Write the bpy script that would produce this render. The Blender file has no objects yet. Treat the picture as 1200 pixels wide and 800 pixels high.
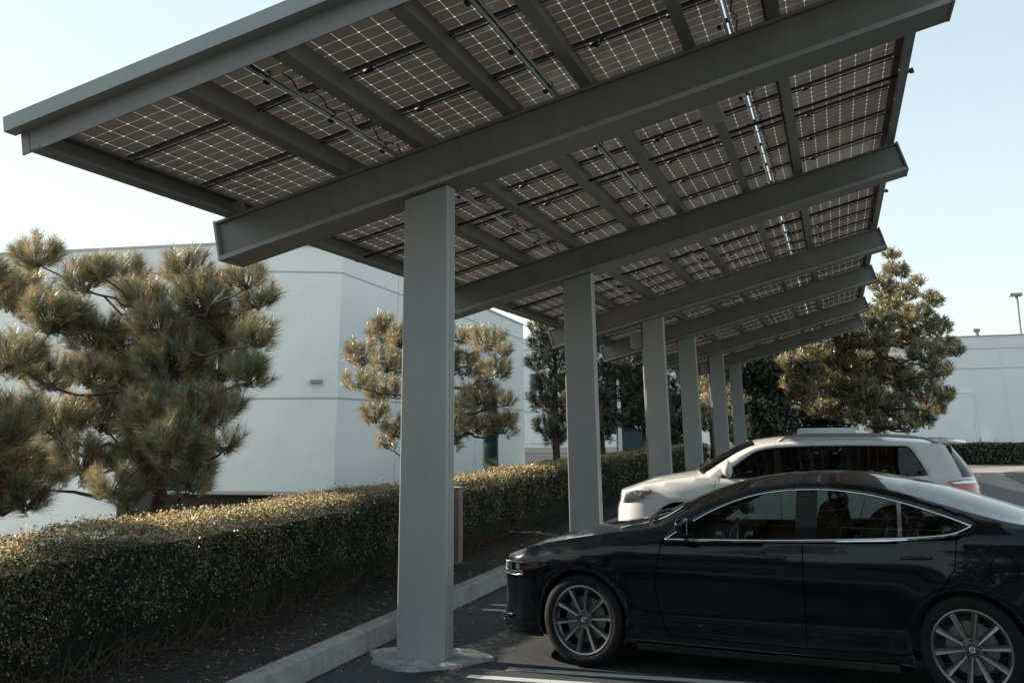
import bpy, bmesh, math, random
from mathutils import Vector, Matrix, geometry
import numpy as np
PI=math.pi
rnd=random.Random(7)
sc=bpy.context.scene
COL=sc.collection
sin,cos=math.sin,math.cos

# ------------------------------------------------------------------ camera (solved from the photograph)
F,PX,PY,PITCH,ROLL,YAW,HC=1139.69,600.0,166.46,.2856,-.0131,.3081,1.815
_fw=Vector((-sin(YAW),cos(YAW),0));_rt=Vector((cos(YAW),sin(YAW),0));_up=Vector((0,0,1))
_fw,_up=cos(PITCH)*_fw+sin(PITCH)*_up,-sin(PITCH)*_fw+cos(PITCH)*_up
_rt,_up=cos(ROLL)*_rt+sin(ROLL)*_up,-sin(ROLL)*_rt+cos(ROLL)*_up
CAM=Vector((0,0,HC))
def ray(x,y): return _fw+_rt*((x-PX)/F)-_up*((y-PY)/F)
def hit(x,y,n,c):
    d=ray(x,y);n=Vector(n);return CAM+d*((c-n.dot(CAM))/n.dot(d))
def onY(x,y,Y): return hit(x,y,(0,1,0),Y)
def onX(x,y,X): return hit(x,y,(1,0,0),X)
def onZ(x,y,Z=0.): return hit(x,y,(0,0,1),Z)
cd=bpy.data.cameras.new('camera');cam=bpy.data.objects.new('camera',cd);COL.objects.link(cam);sc.camera=cam
cam.matrix_world=Matrix(((_rt.x,_up.x,-_fw.x,0),(_rt.y,_up.y,-_fw.y,0),(_rt.z,_up.z,-_fw.z,HC),(0,0,0,1)))
cd.sensor_fit='HORIZONTAL';cd.sensor_width=36;cd.lens=F/1200*36
cd.shift_x=0;cd.shift_y=-(400-PY)/1200
cd.clip_start=.05;cd.clip_end=3000

# ------------------------------------------------------------------ materials
MATS={}
def nt(name):
    m=bpy.data.materials.new(name);m.use_nodes=True;MATS[name]=m
    n=m.node_tree.nodes;n.clear();return m,n,m.node_tree.links
def mat(name,col,rough=.6,metal=0.,var=.12,scale=6.,bump=0.,bscale=40.,spec=.5,coat=0.,emit=None,rvar=0.,col2=None,stretch=None):
    m,n,l=nt(name)
    o=n.new('ShaderNodeOutputMaterial');b=n.new('ShaderNodeBsdfPrincipled');l.new(b.outputs[0],o.inputs[0])
    b.inputs['Roughness'].default_value=rough;b.inputs['Metallic'].default_value=metal
    b.inputs['Specular IOR Level'].default_value=spec;b.inputs['Coat Weight'].default_value=coat;b.inputs['Coat Roughness'].default_value=.03
    tc=n.new('ShaderNodeTexCoord');src=tc.outputs['Object']
    if stretch:
        mp=n.new('ShaderNodeMapping');mp.inputs['Scale'].default_value=stretch;l.new(src,mp.inputs[0]);src=mp.outputs[0]
    if var>0:
        t=n.new('ShaderNodeTexNoise');t.inputs['Scale'].default_value=scale;t.inputs['Detail'].default_value=8;t.inputs['Roughness'].default_value=.65
        l.new(src,t.inputs['Vector'])
        r=n.new('ShaderNodeValToRGB');r.color_ramp.elements[0].position=.3;r.color_ramp.elements[1].position=.7
        c2=col2 or [min(1,c*(1+var)) for c in col]
        c1=[c*(1-var) for c in col] if not col2 else col
        r.color_ramp.elements[0].color=(*c1,1);r.color_ramp.elements[1].color=(*c2,1)
        l.new(t.outputs[0],r.inputs[0]);l.new(r.outputs[0],b.inputs['Base Color'])
        if rvar:
            mr=n.new('ShaderNodeMapRange');mr.inputs[3].default_value=max(0,rough-rvar);mr.inputs[4].default_value=min(1,rough+rvar)
            l.new(t.outputs[0],mr.inputs[0]);l.new(mr.outputs[0],b.inputs['Roughness'])
    else: b.inputs['Base Color'].default_value=(*col,1)
    if bump>0:
        t2=n.new('ShaderNodeTexNoise');t2.inputs['Scale'].default_value=bscale;t2.inputs['Detail'].default_value=6
        l.new(src,t2.inputs['Vector'])
        bp=n.new('ShaderNodeBump');bp.inputs['Strength'].default_value=bump;bp.inputs['Distance'].default_value=.02
        l.new(t2.outputs[0],bp.inputs['Height']);l.new(bp.outputs[0],b.inputs['Normal'])
    if emit: b.inputs['Emission Color'].default_value=(*emit[0],1);b.inputs['Emission Strength'].default_value=emit[1]
    return m
def leafmat(name,col,trans=.35,rough=.5,gloss=.12,tcol=None,var=.35,vs=3.):
    m,n,l=nt(name)
    o=n.new('ShaderNodeOutputMaterial');d=n.new('ShaderNodeBsdfDiffuse');t=n.new('ShaderNodeBsdfTranslucent');g=n.new('ShaderNodeBsdfGlossy')
    g.inputs['Roughness'].default_value=rough;g.inputs[0].default_value=(.8,.85,.8,1)
    tc=n.new('ShaderNodeTexCoord');nz=n.new('ShaderNodeTexNoise');nz.inputs['Scale'].default_value=vs;nz.inputs['Detail'].default_value=3
    l.new(tc.outputs['Object'],nz.inputs['Vector'])
    hs=n.new('ShaderNodeHueSaturation');mr=n.new('ShaderNodeMapRange');mr.inputs[1].default_value=.3;mr.inputs[2].default_value=.7
    mr.inputs[3].default_value=1-var;mr.inputs[4].default_value=1+var;l.new(nz.outputs[0],mr.inputs[0]);l.new(mr.outputs[0],hs.inputs['Value'])
    hs.inputs['Color'].default_value=(*col,1);l.new(hs.outputs[0],d.inputs[0])
    t.inputs[0].default_value=(*(tcol or [min(1,c*1.5) for c in col]),1)
    m1=n.new('ShaderNodeMixShader');m1.inputs[0].default_value=trans;l.new(d.outputs[0],m1.inputs[1]);l.new(t.outputs[0],m1.inputs[2])
    m2=n.new('ShaderNodeMixShader');m2.inputs[0].default_value=gloss;l.new(m1.outputs[0],m2.inputs[1]);l.new(g.outputs[0],m2.inputs[2])
    l.new(m2.outputs[0],o.inputs[0]);return m
def glassmat(name,tint,refl=1.,mixin=None):
    m,n,l=nt(name)
    o=n.new('ShaderNodeOutputMaterial');t=n.new('ShaderNodeBsdfTransparent');g=n.new('ShaderNodeBsdfGlossy');g.inputs['Roughness'].default_value=.015
    g.inputs[0].default_value=(refl,refl,refl,1);t.inputs[0].default_value=(*tint,1)
    fr=n.new('ShaderNodeFresnel');fr.inputs[0].default_value=1.52
    mx=n.new('ShaderNodeMixShader');l.new(fr.outputs[0],mx.inputs[0]);l.new(t.outputs[0],mx.inputs[1]);l.new(g.outputs[0],mx.inputs[2])
    l.new(mx.outputs[0],o.inputs[0]);return m
def paint(name,col,rough=.25,metal=0.,flake=0.):
    m,n,l=nt(name)
    o=n.new('ShaderNodeOutputMaterial');b=n.new('ShaderNodeBsdfPrincipled');l.new(b.outputs[0],o.inputs[0])
    b.inputs['Base Color'].default_value=(*col,1);b.inputs['Roughness'].default_value=rough;b.inputs['Metallic'].default_value=metal
    b.inputs['Coat Weight'].default_value=1.;b.inputs['Coat Roughness'].default_value=.025;b.inputs['Coat IOR'].default_value=1.34;b.inputs['Specular IOR Level'].default_value=.12
    tc=n.new('ShaderNodeTexCoord');t=n.new('ShaderNodeTexNoise');t.inputs['Scale'].default_value=3.;t.inputs['Detail'].default_value=10;t.inputs['Roughness'].default_value=.7
    l.new(tc.outputs['Object'],t.inputs['Vector'])
    mr=n.new('ShaderNodeMapRange');mr.inputs[1].default_value=.35;mr.inputs[2].default_value=.75;mr.inputs[3].default_value=.015;mr.inputs[4].default_value=.10
    l.new(t.outputs[0],mr.inputs[0]);l.new(mr.outputs[0],b.inputs['Coat Roughness'])
    return m

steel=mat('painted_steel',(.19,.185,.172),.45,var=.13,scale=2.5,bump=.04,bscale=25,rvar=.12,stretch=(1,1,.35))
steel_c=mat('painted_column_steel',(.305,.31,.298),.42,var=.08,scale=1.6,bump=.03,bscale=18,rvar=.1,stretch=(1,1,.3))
galv=mat('galvanised_pipe',(.90,.90,.88),.3,metal=.2,var=.1,scale=20)
blackp=mat('black_rubber',(.012,.012,.013),.6,var=.2,scale=10)
frame_al=mat('panel_frame',(.05,.05,.05),.4,metal=.3,var=.1)
concrete=mat('kerb_concrete',(.27,.275,.265),.9,var=.28,scale=5,bump=.5,bscale=60)
padc=mat('pad_concrete',(.24,.25,.25),.9,var=.35,scale=9,bump=.5,bscale=50)
soil=mat('soil',(.028,.023,.020),.95,var=.4,scale=9,bump=1.,bscale=45)
bark=mat('bark',(.075,.05,.038),.95,var=.4,scale=12,bump=1.,bscale=30,stretch=(1,1,.3))
twig=mat('dry_twig',(.085,.068,.052),.9,var=.3,scale=10)
wallm=mat('wall_concrete',(.82,.83,.81),.9,var=.06,scale=.5,bump=.08,bscale=8)
wallm2=mat('wall_paint_warm',(.80,.81,.79),.9,var=.03,scale=.4,bump=.08,bscale=8)
groove=mat('joint_grey',(.42,.45,.46),.9,var=.05)  # darker grey for joints, coping and frames
darkglass=mat('dark_window_glass',(.012,.03,.04),.06,var=.2,scale=1,spec=.8)
darkdoor=mat('dark_opening',(.02,.019,.018),.6,var=.2)
whitep=mat('stripe_paint',(.52,.53,.52),.75,var=.3,scale=22,bump=.2,bscale=60)

def worn(name,col,base,thr):
    m,n,l=nt(name)
    o=n.new('ShaderNodeOutputMaterial');b=n.new('ShaderNodeBsdfPrincipled');b.inputs['Roughness'].default_value=.85
    tc=n.new('ShaderNodeTexCoord');t=n.new('ShaderNodeTexNoise');t.inputs['Scale'].default_value=26;t.inputs['Detail'].default_value=9;t.inputs['Roughness'].default_value=.75
    t3=n.new('ShaderNodeTexNoise');t3.inputs['Scale'].default_value=2.2;t3.inputs['Detail'].default_value=3
    l.new(tc.outputs['Object'],t.inputs['Vector']);l.new(tc.outputs['Object'],t3.inputs['Vector'])
    ad=n.new('ShaderNodeMath');ad.operation='MULTIPLY_ADD';ad.inputs[1].default_value=.7;l.new(t3.outputs[0],ad.inputs[0]);l.new(t.outputs[0],ad.inputs[2])
    r=n.new('ShaderNodeValToRGB');r.color_ramp.elements[0].position=thr;r.color_ramp.elements[1].position=thr+.07
    r.color_ramp.elements[0].color=(*base,1);r.color_ramp.elements[1].color=(*col,1)
    l.new(ad.outputs[0],r.inputs[0]);l.new(r.outputs[0],b.inputs['Base Color']);l.new(b.outputs[0],o.inputs[0]);return m
padc=worn('pad_concrete_worn',(.36,.38,.38),(.20,.21,.21),.88)
stripe=worn('worn_stripe',(.40,.42,.42),(.03,.034,.038),.70)

def asphalt():
    m,n,l=nt('asphalt')
    o=n.new('ShaderNodeOutputMaterial');b=n.new('ShaderNodeBsdfPrincipled');b.inputs['Roughness'].default_value=.8
    tc=n.new('ShaderNodeTexCoord')
    v=n.new('ShaderNodeTexVoronoi');v.inputs['Scale'].default_value=110
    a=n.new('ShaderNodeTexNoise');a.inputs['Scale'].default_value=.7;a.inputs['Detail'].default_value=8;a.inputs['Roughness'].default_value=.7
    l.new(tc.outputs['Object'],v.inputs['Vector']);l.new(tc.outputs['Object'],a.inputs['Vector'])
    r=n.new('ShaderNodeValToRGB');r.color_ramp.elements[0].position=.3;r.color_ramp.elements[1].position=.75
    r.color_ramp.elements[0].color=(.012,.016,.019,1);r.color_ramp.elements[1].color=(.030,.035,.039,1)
    l.new(a.outputs[0],r.inputs[0])
    r2=n.new('ShaderNodeValToRGB');r2.color_ramp.elements[0].color=(.6,.6,.6,1);r2.color_ramp.elements[1].color=(1.5,1.5,1.5,1);l.new(v.outputs['Color'],r2.inputs[0])
    mx=n.new('ShaderNodeMix');mx.data_type='RGBA';mx.blend_type='MULTIPLY';mx.inputs[0].default_value=.8
    l.new(r.outputs[0],mx.inputs[6]);l.new(r2.outputs[0],mx.inputs[7])
    # hairline cracks
    w=n.new('ShaderNodeTexVoronoi');w.feature='DISTANCE_TO_EDGE';w.inputs['Scale'].default_value=.55
    nz=n.new('ShaderNodeTexNoise');nz.inputs['Scale'].default_value=2.5;nz.inputs['Detail'].default_value=6;l.new(tc.outputs['Object'],nz.inputs['Vector'])
    mv=n.new('ShaderNodeMix');mv.data_type='RGBA';mv.blend_type='LINEAR_LIGHT';mv.inputs[0].default_value=.35
    l.new(tc.outputs['Object'],mv.inputs[6]);l.new(nz.outputs['Color'],mv.inputs[7]);l.new(mv.outputs[2],w.inputs['Vector'])
    r3=n.new('ShaderNodeValToRGB');r3.color_ramp.elements[0].position=.003;r3.color_ramp.elements[1].position=.012
    r3.color_ramp.elements[0].color=(.35,.35,.35,1);r3.color_ramp.elements[1].color=(1,1,1,1);l.new(w.outputs['Distance'],r3.inputs[0])
    m3=n.new('ShaderNodeMix');m3.data_type='RGBA';m3.blend_type='MULTIPLY';m3.inputs[0].default_value=.8
    l.new(mx.outputs[2],m3.inputs[6]);l.new(r3.outputs[0],m3.inputs[7]);l.new(m3.outputs[2],b.inputs['Base Color'])
    bp=n.new('ShaderNodeBump');bp.inputs['Strength'].default_value=.5;bp.inputs['Distance'].default_value=.006;l.new(v.outputs['Distance'],bp.inputs['Height'])
    l.new(bp.outputs[0],b.inputs['Normal']);l.new(b.outputs[0],o.inputs[0]);return m
asph=asphalt()

def cellmat():
    """solar laminate from below: dark cells, clear glass between them. UV: u across (6 cells), v along (10 cells)."""
    m,n,l=nt('solar_cells')
    o=n.new('ShaderNodeOutputMaterial');uv=n.new('ShaderNodeUVMap');uv.uv_map='UVMap'
    sp=n.new('ShaderNodeSeparateXYZ');l.new(uv.outputs[0],sp.inputs[0])
    def math_(op,a,b=None,c=None):
        k=n.new('ShaderNodeMath');k.operation=op
        for i,x in enumerate((a,b,c)):
            if x is None: continue
            if isinstance(x,(int,float)): k.inputs[i].default_value=x
            else: l.new(x,k.inputs[i])
        return k.outputs[0]
    def edge(s):
        fr=math_('FRACT',s);return math_('SUBTRACT',.5,math_('ABSOLUTE',math_('SUBTRACT',fr,.5)))   # 0 at the cell edge
    eu,ev=edge(sp.outputs[0]),edge(sp.outputs[1])
    gap=math_('MAXIMUM',math_('LESS_THAN',eu,.006),math_('LESS_THAN',ev,.006))
    dia=math_('LESS_THAN',math_('ADD',eu,ev),.075)
    hole=math_('MAXIMUM',gap,dia)
    tr=n.new('ShaderNodeBsdfTransparent');tr.inputs[0].default_value=(.50,.52,.50,1)
    tl=n.new('ShaderNodeBsdfTranslucent');tl.inputs[0].default_value=(.45,.45,.43,1)
    mg=n.new('ShaderNodeMixShader');mg.inputs[0].default_value=.35;l.new(tr.outputs[0],mg.inputs[1]);l.new(tl.outputs[0],mg.inputs[2])
    b=n.new('ShaderNodeBsdfPrincipled');b.inputs['Roughness'].default_value=.35;b.inputs['Specular IOR Level'].default_value=.5
    b.inputs['Coat Weight'].default_value=.35;b.inputs['Coat Roughness'].default_value=.10
    tc=n.new('ShaderNodeTexCoord')
    nz=n.new('ShaderNodeTexNoise');nz.inputs['Scale'].default_value=2.6;nz.inputs['Detail'].default_value=5;l.new(tc.outputs['Object'],nz.inputs['Vector'])
    # faint busbars along u
    bb=math_('LESS_THAN',math_('SUBTRACT',.5,math_('ABSOLUTE',math_('SUBTRACT',math_('FRACT',math_('MULTIPLY',sp.outputs[1],4.)),.5))),.06)
    cr=n.new('ShaderNodeValToRGB');cr.color_ramp.elements[0].color=(.165,.157,.150,1);cr.color_ramp.elements[1].color=(.26,.248,.237,1);l.new(nz.outputs[0],cr.inputs[0])
    mx=n.new('ShaderNodeMix');mx.data_type='RGBA';mx.inputs[7].default_value=(.42,.40,.37,1);l.new(math_('MULTIPLY',bb,.5),mx.inputs[0]);l.new(cr.outputs[0],mx.inputs[6])
    oi=n.new('ShaderNodeObjectInfo');hv=n.new('ShaderNodeHueSaturation');mrr=n.new('ShaderNodeMapRange');mrr.inputs[3].default_value=.72;mrr.inputs[4].default_value=1.25
    l.new(oi.outputs['Random'],mrr.inputs[0]);l.new(mrr.outputs[0],hv.inputs['Value']);l.new(mx.outputs[2],hv.inputs['Color']);l.new(hv.outputs[0],b.inputs['Base Color'])
    t2=n.new('ShaderNodeBsdfTranslucent');t2.inputs[0].default_value=(.60,.50,.43,1);m9=n.new('ShaderNodeMixShader');m9.inputs[0].default_value=.020;l.new(b.outputs[0],m9.inputs[1]);l.new(t2.outputs[0],m9.inputs[2])
    ms=n.new('ShaderNodeMixShader');l.new(hole,ms.inputs[0]);l.new(m9.outputs[0],ms.inputs[1]);l.new(mg.outputs[0],ms.inputs[2]);l.new(ms.outputs[0],o.inputs[0])
    return m
cells=cellmat()

# ------------------------------------------------------------------ mesh helpers
class MB:
    def __init__(s): s.v=[];s.f=[];s.m=[];s.uv={}
    def add(s,vs,fs,m=0):
        o=len(s.v);s.v+= [tuple(p) for p in vs]
        for f in fs: s.f.append(tuple(i+o for i in f));s.m.append(m)
        return s
    def hexa(s,p,m=0):  # 8 points: bottom 0-3 ccw, top 4-7
        return s.add(p,[(0,3,2,1),(4,5,6,7),(0,1,5,4),(1,2,6,5),(2,3,7,6),(3,0,4,7)],m)
    def box(s,x0,x1,y0,y1,z0,z1,m=0):
        return s.hexa([(x0,y0,z0),(x1,y0,z0),(x1,y1,z0),(x0,y1,z0),(x0,y0,z1),(x1,y0,z1),(x1,y1,z1),(x0,y1,z1)],m)
    def obox(s,c,ax,ay,az,hx,hy,hz,m=0):
        c=Vector(c);ax=Vector(ax).normalized()*hx;ay=Vector(ay).normalized()*hy;az=Vector(az).normalized()*hz
        return s.hexa([c-ax-ay-az,c+ax-ay-az,c+ax+ay-az,c-ax+ay-az,c-ax-ay+az,c+ax-ay+az,c+ax+ay+az,c-ax+ay+az],m)
    def tube(s,pts,r,n=8,m=0,caps=True):
        pts=[Vector(p) for p in pts];N=len(pts);o=len(s.v)
        rr=r if isinstance(r,(list,tuple)) else [r]*N
        t0=(pts[1]-pts[0]).normalized();a=t0.orthogonal().normalized()
        for i,p in enumerate(pts):
            t=(pts[min(i+1,N-1)]-pts[max(i-1,0)]);t=t.normalized() if t.length>1e-9 else t0
            a=(a-t*a.dot(t));a=a.normalized() if a.length>1e-6 else t.orthogonal().normalized();b=t.cross(a)
            for k in range(n):
                g=2*PI*k/n;s.v.append(tuple(p+(a*cos(g)+b*sin(g))*rr[i]))
        for i in range(N-1):
            for k in range(n):
                k2=(k+1)%n;s.f.append((o+i*n+k,o+i*n+k2,o+(i+1)*n+k2,o+(i+1)*n+k));s.m.append(m)
        if caps:
            s.f.append(tuple(o+k for k in range(n))[::-1]);s.m.append(m);s.f.append(tuple(o+(N-1)*n+k for k in range(n)));s.m.append(m)
        return s
    def lathe(s,prof,n=48,m=0,axis='y',c=(0,0,0)):
        """prof: (r,a) pairs along the axis"""
        o=len(s.v);N=len(prof)
        for r,a in prof:
            for k in range(n):
                g=2*PI*k/n
                p=(r*cos(g),a,r*sin(g)) if axis=='y' else (r*cos(g),r*sin(g),a)
                s.v.append((p[0]+c[0],p[1]+c[1],p[2]+c[2]))
        for i in range(N-1):
            for k in range(n):
                k2=(k+1)%n;s.f.append((o+i*n+k,o+i*n+k2,o+(i+1)*n+k2,o+(i+1)*n+k));s.m.append(m)
        return s
    def build(s,name,mats,parent=None,smooth=False,local=False,angle=None,bevel=0):
        me=bpy.data.meshes.new(name)
        vs=s.v
        if parent is not None and not local:
            ox,oy,oz=parent.location;vs=[(a-ox,b-oy,c-oz) for a,b,c in vs]
        me.from_pydata(vs,[],s.f)
        if not isinstance(mats,(list,tuple)): mats=[mats]
        for m in mats: me.materials.append(m)
        me.polygons.foreach_set('material_index',s.m)
        if smooth:
            me.polygons.foreach_set('use_smooth',[True]*len(s.f))
            if angle: me.set_sharp_from_angle(angle=math.radians(angle))
        me.update()
        o=bpy.data.objects.new(name,me);COL.objects.link(o)
        if parent is not None: o.parent=parent
        if bevel:
            md=o.modifiers.new('bevel','BEVEL');md.width=bevel;md.segments=2;md.limit_method='ANGLE';md.angle_limit=math.radians(40)
        return o
def tag(o,label=None,cat=None,group=None,kind=None):
    if label:o['label']=label
    if cat:o['category']=cat
    if group:o['group']=group
    if kind:o['kind']=kind
    return o
def thing(name,label,cat,loc=(0,0,0),rz=0,group=None):
    o=bpy.data.objects.new(name,None);COL.objects.link(o);o.location=loc;o.rotation_euler=(0,0,rz);o.empty_display_size=.2
    return tag(o,label,cat,group)
def grid_noise(x,y,s=1.): return sin(x*1.7*s+.3)*cos(y*1.3*s+1.1)+.5*sin(x*3.9*s+y*2.7*s)

# ------------------------------------------------------------------ world and sun
SUN_EL=math.radians(24.5);SUN_AZ=math.radians(-85.)     # azimuth from +Y towards +X
sdir=Vector((sin(SUN_AZ)*cos(SUN_EL),cos(SUN_AZ)*cos(SUN_EL),sin(SUN_EL)))
w=bpy.data.worlds.new('World');sc.world=w;w.use_nodes=True;wn=w.node_tree.nodes;wl=w.node_tree.links;wn.clear()
wo=wn.new('ShaderNodeOutputWorld');bg=wn.new('ShaderNodeBackground');sk=wn.new('ShaderNodeTexSky')
sk.sky_type='NISHITA';sk.sun_disc=False;sk.sun_elevation=SUN_EL;sk.sun_rotation=SUN_AZ;sk.air_density=1.0;sk.dust_density=.35;sk.ozone_density=.7;sk.altitude=20
bg.inputs[1].default_value=.112
hz=wn.new('ShaderNodeHueSaturation');hz.inputs['Saturation'].default_value=.66;hz.inputs['Value'].default_value=1.95
tn=wn.new('ShaderNodeMix');tn.data_type='RGBA';tn.blend_type='MULTIPLY';tn.inputs[0].default_value=1.;tn.inputs[7].default_value=(.95,1.02,1.0,1)
gm=wn.new('ShaderNodeGamma');gm.inputs[1].default_value=.50;wl.new(sk.outputs[0],gm.inputs[0]);wl.new(gm.outputs[0],hz.inputs['Color']);wl.new(hz.outputs[0],tn.inputs[6]);wl.new(tn.outputs[2],bg.inputs[0]);wl.new(bg.outputs[0],wo.inputs[0])
sd=bpy.data.lights.new('sun','SUN');sd.energy=5.0;sd.angle=math.radians(.5);sd.color=(1.,.89,.74)
so=bpy.data.objects.new('sun',sd);COL.objects.link(so);so.rotation_euler=sdir.to_track_quat('Z','Y').to_euler()
vs_=sc.view_settings;vs_.view_transform='Standard';vs_.look='None';vs_.exposure=1.13;vs_.gamma=1;vs_.use_curve_mapping=False

# ------------------------------------------------------------------ ground, kerb, bed
def sheet(x0,x1,y0,y1,z): return MB().add([(x0,y0,z),(x1,y0,z),(x1,y1,z),(x0,y1,z)],[(0,1,2,3)])
b=MB();xs=[900,-10.4,-12.3,-900];zs=[0,0,-1.15,-1.15]
b.add([(x,y,z) for y in (-900,1600) for x,z in zip(xs,zs)],[(i+1,i,4+i,5+i) for i in range(3)])
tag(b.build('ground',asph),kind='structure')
KX=-4.224
b=MB()
# raised bed of soil with small undulation (near strip) 
nx,ny=14,300
for j in range(ny+1):
    for i in range(nx+1):
        x=-4.23-i*(5.2/nx);y=2+j*.14
        z=.115+.018*grid_noise(x*2,y*2)+rnd.uniform(-.008,.008)+ (.03*min(1,i/4.))
        if i==0: z=.11
        b.v.append((x,y,z))
for j in range(ny):
    for i in range(nx):
        a=j*(nx+1)+i;b.f.append((a,a+nx+1,a+nx+2,a+1));b.m.append(0)
tag(b.build('soil_bed',soil,smooth=True),kind='structure')
lawn=mat('dry_groundcover',(.07,.075,.04),.95,var=.4,scale=1.5,bump=1,bscale=10)
tag(MB().add([(-9.3,-20,.10),(-10.3,-20,.10),(-12.4,-20,-1.12),(-12.4,140,-1.12),(-10.3,140,.10),(-9.3,140,.10)],[(0,5,4,1),(1,4,3,2)]).build('planted_ground',lawn),kind='structure')
tag(MB().add([(-9.35,-20,.10),(-4.2,-20,.10),(-4.2,2.02,.10),(-9.35,2.02,.10)],[(0,1,2,3)]).build('soil_bed_near',soil),kind='structure')
tag(MB().add([(-9.35,43.9,.10),(-4.2,43.9,.10),(-4.2,140,.10),(-9.35,140,.10)],[(0,1,2,3)]).build('soil_bed_far',soil),kind='structure')
# kerb: cast sections with joints
b=MB();y=-6.
while y<44:
    y1=y+3.0-.012
    p=[(-4.225,0),(-4.225,.15),(-4.09,.152),(-4.06,.14),(-4.012,.0)]
    o=len(b.v)
    for yy in (y,y1):
        for q in p: b.v.append((q[0],yy,q[1]))
    n=len(p)
    for i in range(n-1): b.f.append((o+i,o+i+1,o+n+i+1,o+n+i));b.m.append(0)
    b.f.append(tuple(o+i for i in range(n))[::-1]);b.m.append(0);b.f.append(tuple(o+n+i for i in range(n)));b.m.append(0)
    y+=3.0
tag(b.build('kerb',concrete),kind='structure')
# parking stripes (hairpin pairs)
b=MB()
for k in range(-1,12):
    base=8.06+k*2.71
    for dy in (0,-.30):
        x0=-2.66 if k==0 else -3.72
        if k==0 and dy<0: x0=-2.88
        b.box(x0,1.75,base+dy-.05,base+dy+.05,.0035,.0045)
tag(b.build('parking_stripes',stripe),kind='structure')
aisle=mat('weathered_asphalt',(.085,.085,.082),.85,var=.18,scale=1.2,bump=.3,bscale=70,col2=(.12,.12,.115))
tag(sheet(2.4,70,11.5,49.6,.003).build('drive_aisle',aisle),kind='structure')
tag(sheet(-4.0,2.395,18.9,75,.0024).build('bay_bounce_sheet',aisle),kind='structure')  # paler sheet added to bounce light up under the far canopy
bounce_mat=mat('bounce_concrete',(.30,.29,.27),.9,var=.15,scale=1.)
tag(sheet(-60,-12.42,-20,60,-1.13).build('yard_bounce_sheet',bounce_mat),kind='structure')  # unseen pale sheet, added to bounce light onto the left wall
# far concrete apron, kerb island and road edge on the right
apron=mat('apron_concrete',(.27,.235,.20),.9,var=.15,scale=1.5,bump=.2,bscale=20)
asph2=mat('asphalt_far',(.075,.075,.073),.85,var=.15,scale=2)
pts=[onZ(*p) for p in [(1118,549.5),(1200,546.2)]]+[Vector((20,49,0)),Vector((20,33,0)),Vector((7.0,24.5,0)),Vector((4.55,29.5,0)),onZ(1160,568),onZ(1140,561.5),onZ(1118,559)]
tag(MB().add([(p.x,p.y,.006) for p in pts],[tuple(range(len(pts)))[::-1]]).build('concrete_apron',apron),kind='structure')
pts=[onZ(1176,553.5),onZ(1186,552.2),onZ(1200,551.8),Vector((14,44,0)),Vector((15,37,0)),Vector((9,31.5,0)),onZ(1200,568),onZ(1188,562.5),onZ(1178,557)]
tag(MB().add([(p.x,p.y,.012) for p in pts],[tuple(range(len(pts)))[::-1]]).build('asphalt_inset',asph2),kind='structure')

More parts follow.
